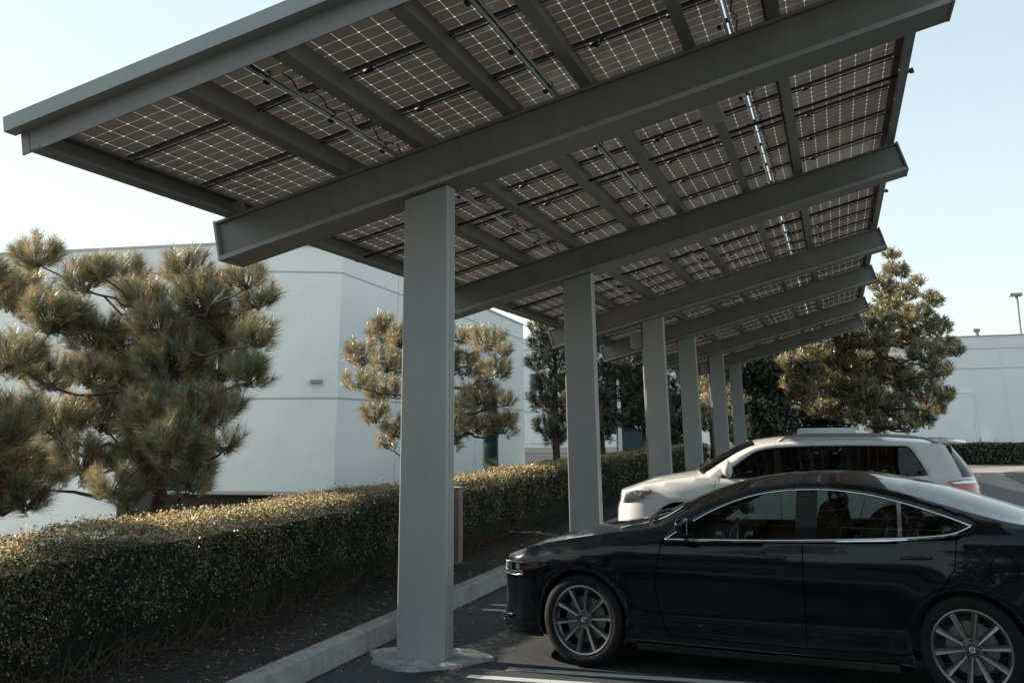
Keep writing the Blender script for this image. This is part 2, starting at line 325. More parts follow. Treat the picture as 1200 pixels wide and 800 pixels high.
# ------------------------------------------------------------------ solar carport
SL=.2504;CX=-3.4216;ZB=3.9205;AL=math.atan(SL);ca,sa=cos(AL),sin(AL);BH=.4002
YS=[8.209,13.886,20.187,25.034,31.491,37.478]
EX=Vector((ca,0,sa));EN=Vector((-sa,0,ca));EY=Vector((0,1,0))
def bp(X,Y,n=0.):       # point above the beams' bottom plane; X is measured on that plane
    return Vector((X,Y,ZB+SL*(X-CX)))+EN*n
port=thing('solar_carport','long grey steel carport roofed with see-through solar panels over the parking bays','carport',(CX,YS[0],0))
FL=.417
XL,XR=-5.5275,1.2342
for i,Y in enumerate(YS):
    # column: welded box with a recessed seam at the corners
    b=MB();hw,hd=.213,.105
    zt=ZB-.012+SL*(-hw)
    b.hexa([(CX-hw,Y-hd,0),(CX+hw,Y-hd,0),(CX+hw,Y+hd,0),(CX-hw,Y+hd,0),(CX-hw,Y-hd,ZB-SL*hw-.004),(CX+hw,Y-hd,ZB+SL*hw-.004),(CX+hw,Y+hd,ZB+SL*hw-.004),(CX-hw,Y+hd,ZB-SL*hw-.004)])
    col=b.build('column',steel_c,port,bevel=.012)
    b=MB();b.tube([(CX+hw,Y-.02,.0),(CX+hw,Y-.02,ZB+.02)],.006,6);b.tube([(CX+hw,Y+.045,.0),(CX+hw,Y+.045,ZB+.02)],.004,6)
    c2=b.build('weld_seam',steel_c,port);c2.parent=col;c2.location=(0,0,0)
    # footing pad
    b=MB();n=26;o=0;cpx=-3.42+.0;cpy=Y+.02
    top=[];bot=[]
    for k in range(n):
        g=2*PI*k/n;r=(.50+.055*sin(3*g+i)+.03*sin(7*g+2*i)+rnd.uniform(-.004,.004))
        x=cpx+r*1.0*cos(g);yy=cpy+r*.78*sin(g);top.append((x,yy,.022));bot.append((x+.012*cos(g),yy+.012*sin(g),0))
    b.add(top+bot,[tuple(range(n))]+[(k,k+n,(k+1)%n+n,(k+1)%n) for k in range(n)])
    b.build('footing',padc,port)
    # rafter beam: flanges, recessed web, end plates, bolts, stiffeners
    b=MB();cen=(XL+XR)/2;half=(XR-XL)/2/ca
    def part(x0,x1,y0,y1,n0,n1):
        p=[bp(x0,Y+y0,n0),bp(x1,Y+y0,n0),bp(x1,Y+y1,n0),bp(x0,Y+y1,n0),bp(x0,Y+y0,n1),bp(x1,Y+y0,n1),bp(x1,Y+y1,n1),bp(x0,Y+y1,n1)]
        b.hexa(p)
    h=FL/2
    part(XL+.02,XR-.02,-h,h,0,.042)
    part(XL+.02,XR-.02,-h,h,BH-.03,BH)
    part(XL+.02,XR-.02,-h+.05,h-.05,.042,BH-.03)
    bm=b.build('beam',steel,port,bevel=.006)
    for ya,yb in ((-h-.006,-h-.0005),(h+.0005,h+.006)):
        b=MB();part(XL+.022,XR-.022,ya,yb,-.003,.040);e2=b.build('lit_flange_strip',steel_c,port);e2.parent=bm;e2.location=(0,0,0)  # added paler strips: the flange's sunlit lip line put into colour
    b=MB();part(XL-.002,XL+.02,-h-.002,h+.002,-.004,BH+.004);e1=b.build('end_plate',steel_c,port);e1.parent=bm;e1.location=(0,0,0)
    b=MB();part(XR-.02,XR+.002,-h-.012,h+.012,-.006,BH+.006);e1=b.build('end_plate',steel,port);e1.parent=bm;e1.location=(0,0,0)
    for dx in (-.9,-.74,.42,.58):
        for nn in (.11,.27):
            b=MB();c=bp(CX+dx,Y-h+.046,nn);b.obox(c,EX,EY,EN,.014,.006,.014)
            e1=b.build('bolt',steel,port);e1.parent=bm;e1.location=(0,0,0)
    if i in (2,4):
        b=MB();b.tube([(CX-hw-.045,Y+hd+.03,0),(CX-hw-.045,Y+hd+.03,3.35),(CX-hw-.045,Y+hd+.02,3.9)],.028,8);b.build('conduit_drop',steel_c,port,smooth=True)
        b=MB();b.box(CX-hw-.30,CX-hw-.06,Y+hd-.02,Y+hd+.14,3.35,3.68);b.build('junction_box',steel_c,port,bevel=.01)

YF,YE=5.50,40.2
_bp0=bp
def bp(X,Y,n=0.): return _bp0(X+.1,Y,n)     # from here X is measured at the beams' top
# purlins (C sections standing on the beams)
PH=.20
PUR=[-4.235,-3.46,-2.575,-1.85,-.915,-.185]
def csec(b,X,y0,y1,side,h=PH,fl=.075,t=.006,n0=BH,lip=.02):
    """C section: web plus two flanges pointing to side"""
    def p(x0,x1,n0_,n1_):
        q=[]
        for (xx,nn) in ((x0,n0_),(x1,n0_),(x1,n1_),(x0,n1_)): q.append((xx,nn))
        v=[bp(X,y0)+EX*a+EN*c for a,c in q]+[bp(X,y1)+EX*a+EN*c for a,c in q]
        b.add(v,[(0,1,2,3),(7,6,5,4),(0,4,5,1),(1,5,6,2),(2,6,7,3),(3,7,4,0)])
    p(-t/2,t/2,n0,n0+h)
    a,c=(t/2,fl) if side>0 else (-fl,-t/2)
    p(a,c,n0,n0+t);p(a,c,n0+h-t,n0+h)
    e=c if side>0 else a
    p(e-t,e,n0+t,n0+t+lip);p(e-t,e,n0+h-t-lip,n0+h-t)
for k,X in enumerate(PUR):
    b=MB()
    y=YF+.03;i=0
    csec(b,X+.05,YF+.03,YE,-1,fl=.10)
    b.build('purlin',steel,port)
b=MB();csec(b,-5.49,YF,YE,1,h=PH,fl=.09);b.build('edge_purlin',steel,port)
b=MB();csec(b,1.09,YF,YE,-1,h=PH,fl=.09);b.build('edge_purlin',steel,port)
# front and rear fascia with cap flashing
for nm,y0,sgn in (('front_fascia',YF,-1),('rear_fascia',YE,1)):
    b=MB();X0,X1=-5.56,1.16
    def slab(x0,x1,ya,yb,n0,n1):
        b.hexa([bp(x0,ya,n0),bp(x1,ya,n0),bp(x1,yb,n0),bp(x0,yb,n0),bp(x0,ya,n1),bp(x1,ya,n1),bp(x1,yb,n1),bp(x0,yb,n1)])
    ya,yb=sorted((y0,y0-sgn*.012));slab(X0,X1,ya,yb,BH-.004,BH+PH+.01)
    fa=b.build(nm,steel,port)
    b=MB();ya,yb=sorted((y0+sgn*.115,y0+sgn*.001));slab(X0-.045,X1+.045,ya,yb,BH+PH-.03,BH+PH-.018)
    ya,yb=sorted((y0+sgn*.115,y0+sgn*.103));slab(X0-.045,X1+.045,ya,yb,BH+PH-.017,BH+PH+.085)
    ya,yb=sorted((y0+sgn*.115,y0-sgn*.02));slab(X0-.045,X1+.045,ya,yb,BH+PH+.0852,BH+PH+.092)
    fc=b.build('cap_flashing',steel_c,port);fc.parent=fa;fc.location=(0,0,0)
# side caps
for X,sgn in ((-5.515,-1),(1.135,1)):
    b=MB();a,c=sorted((0,sgn*.03))
    v=[bp(X,YF)+EX*q+EN*m_ for q,m_ in ((a,BH+PH-.012),(c,BH+PH-.012),(c,BH+PH+.08),(a,BH+PH+.08))]+[bp(X,YE)+EX*q+EN*m_ for q,m_ in ((a,BH+PH-.012),(c,BH+PH-.012),(c,BH+PH+.08),(a,BH+PH+.08))]
    b.add(v,[(0,1,2,3),(7,6,5,4),(0,4,5,1),(1,5,6,2),(2,6,7,3),(3,7,4,0)]);b.build('side_flashing',steel,port)

# solar panels: one mesh, placed by the row
PW,PL=1.005,1.688
pitchY=1.032
XLINES=[-5.555,-3.885,-2.215,-.545,1.125]    # lines between panels
def panel_mesh():
    me=bpy.data.meshes.new('solar_panel');v=[];f=[];mi=[];uvs=[]
    L=(XLINES[1]-XLINES[0])/ca-.018;W=PW;fw_=.011;t=.032
    def q(pts,m,uv=None):
        o=len(v);v.extend(pts);f.append(tuple(range(o,o+4)));mi.append(m);uvs.extend(uv or [(0,0)]*4)
    # laminate
    mu,mv=.020,.018
    def U(y):return (y-fw_-mu)/((W-2*fw_-2*mu)/6)
    def V(x):return (x-fw_-mv)/((L-2*fw_-2*mv)/10)
    x0,x1,y0,y1=fw_,L-fw_,fw_,W-fw_
    q([(x0,y0,.018),(x1,y0,.018),(x1,y1,.018),(x0,y1,.018)],0,[(U(y0),V(x0)),(U(y0),V(x1)),(U(y1),V(x1)),(U(y1),V(x0))])
    def bx(a0,a1,b0,b1,c0,c1):
        P=[(a0,b0,c0),(a1,b0,c0),(a1,b1,c0),(a0,b1,c0),(a0,b0,c1),(a1,b0,c1),(a1,b1,c1),(a0,b1,c1)]
        for k in [(0,3,2,1),(4,5,6,7),(0,1,5,4),(1,2,6,5),(2,3,7,6),(3,0,4,7)]: q([P[i] for i in k],1)
    bx(0,L,0,fw_,0,t);bx(0,L,W-fw_,W,0,t);bx(0,fw_,fw_,W-fw_,0,t);bx(L-fw_,L,fw_,W-fw_,0,t)
    me.from_pydata(v,[],f);me.materials.append(cells);me.materials.append(frame_al)
    me.polygons.foreach_set('material_index',mi)
    ul=me.uv_layers.new(name='UVMap')
    for i,u in enumerate(uvs): ul.data[i].uv=u
    me.update();return me
pme=panel_mesh()
rest_v=[];rest_f=[];rest_m=[];rest_uv=[]
nrow=33
for r in range(nrow):
    for c in range(4):
        loc=bp(XLINES[c],YF+.03+r*pitchY,0)+EN*(BH+PH+.004)+EX*.009
        # straight line from XLINES measured on beam plane
        if r<25:
            o=bpy.data.objects.new('solar_panel',pme);COL.objects.link(o);o.parent=port
            o.location=loc-Vector(port.location);o.rotation_euler=(0,-AL,0)
        else:
            R=Matrix.Rotation(-AL,3,'Y');off=len(rest_v)
            for vv in pme.vertices: rest_v.append(tuple(R@vv.co+loc-Vector(port.location)))
            for p in pme.polygons:
                rest_f.append(tuple(i+off for i in p.vertices));rest_m.append(p.material_index)
                for li in p.loop_indices: rest_uv.append(tuple(pme.uv_layers[0].data[li].uv))
me=bpy.data.meshes.new('solar_panels_far');me.from_pydata(rest_v,[],rest_f);me.materials.append(cells);me.materials.append(frame_al)
me.polygons.foreach_set('material_index',rest_m);ul=me.uv_layers.new(name='UVMap')
for i,u in enumerate(rest_uv): ul.data[i].uv=u
o=bpy.data.objects.new('solar_panels_far',me);COL.objects.link(o);o.parent=port;o['kind']='stuff'
# conduits under the panel joints, with clamps and looping leads
for X in (-3.83,-2.19,-.575):
    b=MB();n_=BH+PH-.055
    b.tube([bp(X,5.95,n_),bp(X,YE-.4,n_)],.014,8);b.tube([bp(X,5.95,n_)+EX*.045,bp(X,YE-.4,n_)+EX*.040],.009,8)
    cdt=b.build('conduit',galv,port,smooth=True)
    y=6.0;b=MB();b.obox((0,0,0),EX,EY,EN,.034,.008,.020);o_=b.build('clamp',blackp,cdt,local=True);first=True
    while y<YE-.5:
        if not first: o_=o_.copy();COL.objects.link(o_);o_.parent=cdt
        o_.location=bp(X,y,n_+.01)+EX*.022-Vector(port.location);first=False
        y+=1.032
    y=6.12;b=MB();b.obox((0,0,0),EX,EY,EN,.016,.03,.012);o_=b.build('cable_plug',blackp,cdt,local=True);first=True
    while y<YE-.5:
        if not first: o_=o_.copy();COL.objects.link(o_);o_.parent=cdt
        o_.location=bp(X,y,n_+.02)+EX*(.08 if int(y*2)%2 else -.05)-Vector(port.location);first=False
        y+=1.032
    if X<-3 or X>-1:
        b=MB();y=6.1
        while y<YE-.7:
            pts=[bp(X,y+t*.5,n_+.035-.05*sin(PI*t))+EX*(.10+.02*sin(9*t+y)) for t in [j/8 for j in range(9)]]
            b.tube(pts,.006,5);y+=.52
        cl=b.build('cable',twig if X<-3 else frame_al,port,smooth=True)
# module leads: little black loops next to purlins at each panel joint
for bay in range(6):
    b=MB();r0=0 if bay==0 else int((YS[bay]-YF)/pitchY)+1
    r1=int(((YS[bay+1] if bay<5 else YE)-YF)/pitchY)+1
    if bay==0:r0=1
    for r in range(r0,r1):
        Y=YF+.03+r*pitchY-.013
        for X in (PUR[0]-.02,PUR[1]+.22,PUR[2]-.02,PUR[3]+.22,PUR[4]-.05,PUR[5]+.24):
            s_=rnd.uniform(.6,1.2);n_=BH+PH-.01
            pts=[bp(X,Y,n_)+EX*(.13*s_*(t-.2))+EN*(-.035*s_*sin(PI*t))+EY*(.05*s_*sin(2*PI*t)) for t in [j/8 for j in range(9)]]
            b.tube(pts,.008,5)
            b.obox(bp(X,Y+.02,n_-.012),EX,EY,EN,.035,.022,.012)
        # lead along the joint
        pts=[bp(-5.45+6.5*t,Y+.02+.01*sin(40*t+r),BH+PH-.012-.012*abs(sin(12*t))) for t in [j/50 for j in range(51)]]
        b.tube(pts,.0075,5)
    b.build('wiring',blackp,port,smooth=True)
# sag rods through the purlins at mid span
for Y in (10.95,17.0,22.6,28.2,34.4,39.0):
    b=MB();b.tube([bp(-5.5,Y,BH+.055),bp(1.16,Y,BH+.055)],.016,6);b.obox(bp(1.16,Y,BH+.055),EX,EY,EN,.02,.025,.025);b.obox(bp(-5.53,Y,BH+.055),EX,EY,EN,.02,.025,.025)
    b.build('tie_rod',blackp,port,smooth=False)
# light housings on a purlin
for Y in (8.9,21.3,32.4):
    b=MB()
    b.hexa([bp(-.95,Y,BH-.05)-EX*.11,bp(-.95,Y,BH-.05)+EX*.11,bp(-.95,Y+1.25,BH-.05)+EX*.11,bp(-.95,Y+1.25,BH-.05)-EX*.11,
            bp(-.95,Y,BH-.002)-EX*.12,bp(-.95,Y,BH-.002)+EX*.12,bp(-.95,Y+1.25,BH-.002)+EX*.12,bp(-.95,Y+1.25,BH-.002)-EX*.12])
    b.build('light_housing',steel_c,port,bevel=.008)
# short purlin brackets at the beams' right end
for Y in YS:
    b=MB();b.obox(bp(1.02,Y-.15,BH+.09),EX,EY,EN,.02,.006,.09);b.build('bracket',steel_c,port);b=MB();b.obox(bp(-5.40,Y-.15,BH+.07),EX,EY,EN,.09,.006,.07);b.build('bracket',steel_c,port)

#@@CARS
# ------------------------------------------------------------------ cars
def pchip(pts):
    xs=np.array([p[0] for p in pts],float);ys=np.array([p[1] for p in pts],float)
    h=np.diff(xs);d=np.diff(ys)/h;m=np.zeros(len(xs))
    m[0]=d[0];m[-1]=d[-1]
    for i in range(1,len(xs)-1):
        m[i]=0 if d[i-1]*d[i]<=0 else (2*h[i]+h[i-1]+h[i]+2*h[i-1])/((2*h[i]+h[i-1])/d[i-1]+(h[i]+2*h[i-1])/d[i])
    def f(x):
        x=min(max(x,xs[0]),xs[-1]);i=int(min(max(np.searchsorted(xs,x)-1,0),len(h)-1))
        t=(x-xs[i])/h[i];a=1-t
        return float(ys[i]*(1+2*t)*a*a+m[i]*h[i]*t*a*a+ys[i+1]*t*t*(3-2*t)-m[i+1]*h[i]*t*t*a)
    return f
def sstep(t): t=min(max(t,0),1);return t*t*(3-2*t)
def resample(poly,step,closed=True):
    out=[];n=len(poly)
    for i in range(n if closed else n-1):
        a=poly[i];c=poly[(i+1)%n];L=math.hypot(c[0]-a[0],c[1]-a[1]);k=max(1,int(math.ceil(L/step)))
        for j in range(k): out.append((a[0]+(c[0]-a[0])*j/k,a[1]+(c[1]-a[1])*j/k))
    if not closed: out.append(poly[-1])
    return out
def smoothpoly(ctrl,n=6):
    """closed Catmull-Rom through the points; a point given with a third value stays a corner"""
    out=[];N=len(ctrl)
    for i in range(N):
        p0,p1,p2,p3=[ctrl[(i+k)%N] for k in (-1,0,1,2)]
        c1=len(p1)>2;c2=len(p2)>2
        for j in range(n):
            t=j/n
            a0=p1[:2] if c1 else p0[:2];a3=p2[:2] if c2 else p3[:2]
            q=[.5*((2*p1[k])+(-a0[k]+p2[k])*t+(2*a0[k]-5*p1[k]+4*p2[k]-a3[k])*t*t+(-a0[k]+3*p1[k]-3*p2[k]+a3[k])*t**3) for k in (0,1)]
            out.append(tuple(q))
    return out
def inside(p,poly):
    x,y=p;c=False;n=len(poly);j=n-1
    for i in range(n):
        xi,yi=poly[i];xj,yj=poly[j]
        if (yi>y)!=(yj>y) and x<(xj-xi)*(y-yi)/(yj-yi)+xi: c=not c
        j=i
    return c
def patch(mb,outer,holes,step,fn,m=0,edge=None):
    """triangulate a flat outline (with holes) and map it onto a surface"""
    edge=edge or step
    P=resample(outer,edge);vs=list(P);ed=[(i,(i+1)%len(P)) for i in range(len(P))];loops=[P]
    for hpoly in holes:
        H=resample(hpoly,edge);o=len(vs);vs+=H;ed+=[(o+i,o+(i+1)%len(H)) for i in range(len(H))];loops.append(H)
    bnd=np.array(vs)
    xs=[p[0] for p in P];ys=[p[1] for p in P]
    x=min(xs)+step*.5
    while x<max(xs):
        y=min(ys)+step*.5
        while y<max(ys):
            if inside((x,y),P) and not any(inside((x,y),H) for H in loops[1:]):
                if np.min((bnd[:,0]-x)**2+(bnd[:,1]-y)**2)>(step*.55)**2: vs.append((x,y))
            y+=step
        x+=step
    r=geometry.delaunay_2d_cdt([Vector(v) for v in vs],ed,[],0,1e-6)
    V=[(v.x,v.y) for v in r[0]];F=[]
    for f in r[2]:
        c=(sum(V[i][0] for i in f)/len(f),sum(V[i][1] for i in f)/len(f))
        if inside(c,P) and not any(inside(c,H) for H in loops[1:]): F.append(tuple(f))
    mb.add([fn(*v) for v in V],F,m)

class Body:
    """side skin wrapped round the corners: (u,z); u = length along the car, beyond the ends it runs round to the centre line"""
    def __init__(s,**k): s.__dict__.update(k)
    def low(s,x,z):      # lateral half width below the shoulder, side region
        zz=min(z,s.zs(x))
        w=s.prof(zz)*s.plan(x)
        for xc in s.axles:
            r=math.hypot(x-xc,zz-.34);w+=s.flare*math.exp(-((r-s.ra-.03)/.07)**2)
        return w
    def half(s,x,z):
        zs=s.zs(x);w=s.low(x,z)
        if z>zs: w-=s.step*sstep((z-zs)/.05)+s.lean*(z-zs)+s.curv*(z-zs)**2
        return w
    def uv(s,u,z,off=0.,side=-1):
        def P(u,z):
            if u<s.uf:
                th=min(1,(s.uf-u)/s.lf)*PI/2;x0,d=s.uf,s.df*s.nose(z)
                t=s.half(s.uf,z-(s.zdrop(u) if s.zdrop else 0));n=s.nf
                return Vector((x0-d*sin(th)**(2/n),side*t*max(0,cos(th))**(2/n),z))
            if u>s.ur:
                th=min(1,(u-s.ur)/s.lr)*PI/2;x0,d=s.ur,s.dr*s.tail(z);t=s.half(s.ur,z);n=s.nr
                return Vector((x0+d*sin(th)**(2/n),side*t*max(0,cos(th))**(2/n),z))
            return Vector((u,side*s.half(u,z),z))
        p=P(u,z)
        if off:
            e=.01;du=P(u+e,z)-P(u-e,z);dz=P(u,z+e)-P(u,z-e);n=du.cross(dz)
            if n.length>1e-9:
                n.normalize()
                if n.y*side<0 and abs(n.y)>.15: n=-n
                elif abs(n.y)<=.15 and ((u<s.uf and n.x>0) or (u>s.ur and n.x<0)): n=-n
                p=p+n*off
        return tuple(p)
    def top(s,u,v,off=0.):
        e=s.uv(u,s.ze(u),0,-1);w=-e[1];zc=s.crown(u)*min(1,(w/.5))**1.0
        a=abs(v)
        return (e[0]+s.bow(u)*(1-a*a),v*w,e[2]+zc*(1-a**2.4)+off)
def make_wheel(parent,x,y,R,rim,side,mats,nsp=10,twin=True,emblem=True):
    """side: -1 outer face towards -y"""
    tyre_m,rim_m,dark_m=mats[:3]
    wd=.225
    e=bpy.data.objects.new('wheel',None);COL.objects.link(e);e.parent=parent;e.location=(x,y,R)
    b=MB();f=lambda a:a*side
    prof=[(rim-.012,f(-.095)),(rim+.004,f(.108)),(rim+.012,f(.112)),(rim+.04,f(.116)),(R-.035,f(.112)),(R-.012,f(.098)),(R-.003,f(.07)),(R,f(.05)),(R-.009,f(.048)),(R-.009,f(.042)),(R,f(.04)),(R,f(.005)),(R-.009,f(.003)),(R-.009,f(-.005)),(R,f(-.007)),(R,f(-.05)),(R-.012,f(-.095)),(R-.05,f(-.11)),(rim-.012,f(-.1))]
    b.lathe(prof,64);ty=b.build('tyre',tyre_m,e,smooth=True,local=True,angle=50)
    b=MB();b.lathe([(rim-.004,f(-.09)),(rim-.03,f(-.085)),(rim-.035,f(.06)),(rim-.014,f(.088)),(rim-.012,f(.1)),(rim+.002,f(.106)),(rim+.003,f(.110)),(rim-.003,f(.112)),(rim-.014,f(.107)),(rim-.016,f(.1))],64)
    lip=len(b.f)
    r1=rim-.014
    for k in range(nsp):
        g=2*PI*(k+.5*0)/nsp+.12
        A=Vector((cos(g),0,sin(g)));T=Vector((-sin(g),0,cos(g)));Y=Vector((0,side,0))
        for q in (0,):
            w0,w1=(.011,.026) if twin else (.018,.03)
            c0=A*.05;c1=A*r1
            y0,y1=.070,.094
            P=[]
            for c,w_,yy in ((c0,w0,y0),(c1,w1,y1)):
                P+= [c-T*w_+Y*(yy-.028),c+T*w_+Y*(yy-.028),c+T*w_*.80+Y*yy,c+Y*(yy-.009),c-T*w_*.80+Y*yy]
            b.add(P,[(0,1,6,5),(1,2,7,6),(2,3,8,7),(3,4,9,8),(4,0,5,9),(5,6,7,8,9),(4,3,2,1,0)],0)
    b.lathe([(.0,f(.078)),(.028,f(.079)),(.031,f(.076)),(.036,f(.068)),(.07,f(.064)),(.078,f(.04)),(.05,f(.0))],40)
    ri=b.build('rim',rim_m,e,smooth=True,local=True,angle=30)
    b=MB();b.lathe([(.03,f(.02)),(.168,f(.02)),(.168,f(-.01)),(.03,f(-.01))],48);b.build('brake_disc',rim_m if not emblem else mats[3],e,smooth=True,local=True,angle=30)
    b=MB();b.lathe([(.0,f(-.05)),(rim-.04,f(-.05))],40);b.build('inner_cover',dark_m,e,local=True)
    b=MB()
    for k in range(5):
        g=2*PI*k/5+.3;b.lathe([(.0,f(.074)),(.008,f(.074)),(.009,f(.060))],10,c=(.052*cos(g),0,.052*sin(g)))
    b.build('lug_nut',dark_m if emblem else rim_m,e,local=True)
    if emblem:
        b=MB()
        ring=[(.0185*cos(a),side*.0805,.0150*sin(a)) for a in [2*PI*j/20 for j in range(21)]]
        b.tube(ring,.0016,5)
        b.tube([(-.0178,side*.0805,.004),(-.010,side*.0805,.0055),(-.0045,side*.0805,.0015),(0,side*.0805,-.005),(.0045,side*.0805,.0015),(.010,side*.0805,.0055),(.0178,side*.0805,.004)],.0018,5)
        b.build('hub_emblem',chrome,e,local=True)
    return e
def strip(mb,B,pts,wd,off,m=0,side=-1,step=.03):
    """thin flat line following the body, pts in (u,z)"""
    P=resample(pts,step,False);N=len(P)
    vs=[]
    for i,p in enumerate(P):
        a=P[max(i-1,0)];c=P[min(i+1,N-1)];dx,dz=c[0]-a[0],c[1]-a[1];L=math.hypot(dx,dz) or 1;nx,nz=-dz/L*wd/2,dx/L*wd/2
        vs+=[B.uv(p[0]+nx,p[1]+nz,off,side),B.uv(p[0]-nx,p[1]-nz,off,side)]
    mb.add(vs,[(2*i,2*i+1,2*i+3,2*i+2) for i in range(N-1)],m)
def trim(mb,B,pts,r,off,side=-1,step=.03,closed=False,m=0):
    P=resample(pts,step,closed);P=P+[P[0]] if closed else P
    mb.tube([B.uv(p[0],p[1],off,side) for p in P],r,6,m)

chrome=mat('chrome',(.75,.76,.77),.08,metal=1,var=0)
black_paint=paint('black_car_paint',(.0022,.0040,.0058),.25)
white_paint=paint('white_car_paint',(.58,.585,.575),.3)
tyre=mat('tyre_rubber',(.009,.009,.010),.8,spec=.2,var=.2,scale=12,bump=.1,bscale=60)
rimm=mat('machined_rim',(.17,.175,.185),.28,metal=.9,var=.1,scale=8)
rimd=mat('brake_steel',(.20,.19,.18),.4,metal=.8,var=.2)
darkp=mat('dark_plastic',(.008,.009,.010),.5,var=.2,scale=10)
gloss=mat('gloss_black_trim',(.006,.007,.008),.12,var=0)
g_side=glassmat('car_window_glass',(.46,.54,.52))
g_wind=glassmat('windshield_glass',(.66,.74,.71))
g_dark=glassmat('privacy_glass',(.06,.075,.085))
interior=mat('car_interior',(.022,.022,.024),.8,var=.2,scale=12)
lens=glassmat('lamp_lens',(.93,.95,.96))
gapm=mat('gap_black',(.004,.004,.004),1.,spec=0.,var=0)
amber=mat('amber_reflector',(.36,.085,.02),.25,var=.1,scale=30,coat=.5)
redl=mat('red_lamp',(.42,.012,.01),.18,var=.25,scale=25,coat=1)
lampm=mat('lamp_reflector',(.75,.76,.77),.25,metal=.45,var=.3,scale=25)
lampw=mat('lamp_bowl_white',(.60,.60,.59),.25,metal=.25,var=.45,scale=14)
paper=mat('grey_card',(.30,.31,.31),.7,var=.1)

def arch(xc,r,z0,n=26,zc=.34):
    a0=math.asin(max(-1,(z0-zc)/r))
    return [(xc+r*cos(a),zc+r*sin(a)) for a in [PI-a0-(PI-2*a0)*k/n for k in range(n+1)]]
def car_common(root,B,pmat,zb,arches,wheels_y,WR,R,rim,ps,wheelmats,nsp,twin,emblem,dlo,side_list=(-1,1)):
    pass

def seat(name,parent,x,y,mat_,rec=.32,h=.60,w=.27):
    b=MB()
    n=10
    # back: rounded slab leaning rearwards
    def slab(x0,z0,x1,z1,hw0,hw1,t0,t1,k=6):
        for j in range(k):
            pass
    prof=[(0,.0,.25,.07),(.12,.12,.27,.075),(.30,.30,.265,.065),(.46,.46,.24,.055),(.56,.56,.19,.045),(.60,.60,.12,.03)]
    rows=[]
    for q,(s_,_,hw,t) in enumerate(prof):
        cx=x+s_*rec;cz=.38+s_
        ring=[]
        for g in range(12):
            a=2*PI*g/12;ring.append((cx+t*sin(a),y+hw*w/.27*(abs(cos(a))**.5)*(1 if cos(a)>=0 else -1),cz))
        rows.append(ring)
    o=[];
    for r in rows:o+=r
    b.add(o,[(i*12+k,i*12+(k+1)%12,(i+1)*12+(k+1)%12,(i+1)*12+k) for i in range(len(rows)-1) for k in range(12)]+[tuple((len(rows)-1)*12+k for k in range(12))])
    b.obox((x-.22,y,.36),(1,0,.12),(0,1,0),(-.12,0,1),.26,.25,.07)
    s_=b.build(name,mat_,parent,smooth=True,local=True,angle=50)
    b=MB();cx=x+.70*rec;rows=[]
    for zz,hw,t in ((.0,.08,.03),(.03,.125,.05),(.09,.135,.055),(.15,.12,.05),(.18,.08,.03)):
        rows.append([(cx+zz*rec+t*sin(a),y+hw*(abs(cos(a))**.6)*(1 if cos(a)>=0 else -1),1.05+zz) for a in [2*PI*g/12 for g in range(12)]])
    o=[]
    for r in rows:o+=r
    b.add(o,[(i*12+k,i*12+(k+1)%12,(i+1)*12+(k+1)%12,(i+1)*12+k) for i in range(4) for k in range(12)]+[tuple(48+k for k in range(12))])
    b.tube([(cx,y-.05,.96),(cx+.02,y-.05,1.08)],.006,5);b.tube([(cx,y+.05,.96),(cx+.02,y+.05,1.08)],.006,5)
    h_=b.build('headrest',mat_,s_,smooth=True,local=True,angle=50)
    return s_

# ---------------- black sedan
ca_=.1513
sed=thing('sedan','glossy black four door sedan parked nose in beside the nearest carport column','car',
    (-2.093+.90*sin(ca_),8.238+.90*cos(ca_),0),-ca_)
S=Body(axles=(0,2.83),ra=.365,flare=.012,
  zs=pchip([(-1.3,.66),(-.6,.74),(-.35,.80),(0,.865),(.4,.915),(.72,.935),(1.8,.985),(2.6,1.03),(2.95,1.05),(3.3,1.05),(3.6,1.03),(4.2,.98)]),
  prof=pchip([(.10,.80),(.16,.865),(.22,.895),(.30,.893),(.42,.880),(.56,.893),(.66,.908),(.76,.917),(.86,.913),(.94,.900),(1.05,.890),(1.2,.88)]),
  plan=pchip([(-.6,.955),(-.35,.975),(.1,1.0),(1.4,1.0),(2.6,1.0),(3.0,.995),(3.3,.975),(3.6,.945)]),
  step=.025,lean=.60,curv=.25,
  uf=-.40,lf=.85,df=.53,nf=2.35,ur=3.40,lr=.85,dr=.53,nr=2.5,
  nose=pchip([(.12,.93),(.22,1.01),(.30,1.04),(.36,1.0),(.5,.985),(.62,.985),(.70,.97),(.80,.90),(1.0,.8)]),
  tail=pchip([(.15,.9),(.3,.98),(.6,1.0),(.85,.98),(1.0,.95),(1.1,.93),(1.2,.9)]),zdrop=None,
  ze=pchip([(-1.3,.725),(-.95,.745),(-.70,.80),(-.4,.875),(-.2,.922),(0,.955),(.3,1.000),(.52,1.022),(.66,1.055),(.90,1.165),(1.15,1.262),(1.40,1.333),(1.65,1.370),(1.9,1.382),(2.15,1.372),(2.45,1.325),(2.75,1.250),(3.0,1.185),(3.2,1.142),(3.4,1.115),(3.8,1.09),(4.25,1.075)]),
  crown=pchip([(-1.3,.0),(-.9,.01),(-.5,.035),(0,.045),(.4,.040),(.62,.035),(.9,.055),(1.4,.065),(2.0,.062),(2.5,.055),(3.0,.04),(3.3,.03),(4.25,.02)]),
  bow=pchip([(-1.3,0),(0,0),(.3,-.04),(.6,-.20),(.9,-.16),(1.3,-.10),(1.6,-.03),(2.0,.03),(2.4,.10),(2.9,.14),(3.2,.10),(3.4,.04),(4.25,0)]))
zbot=.19
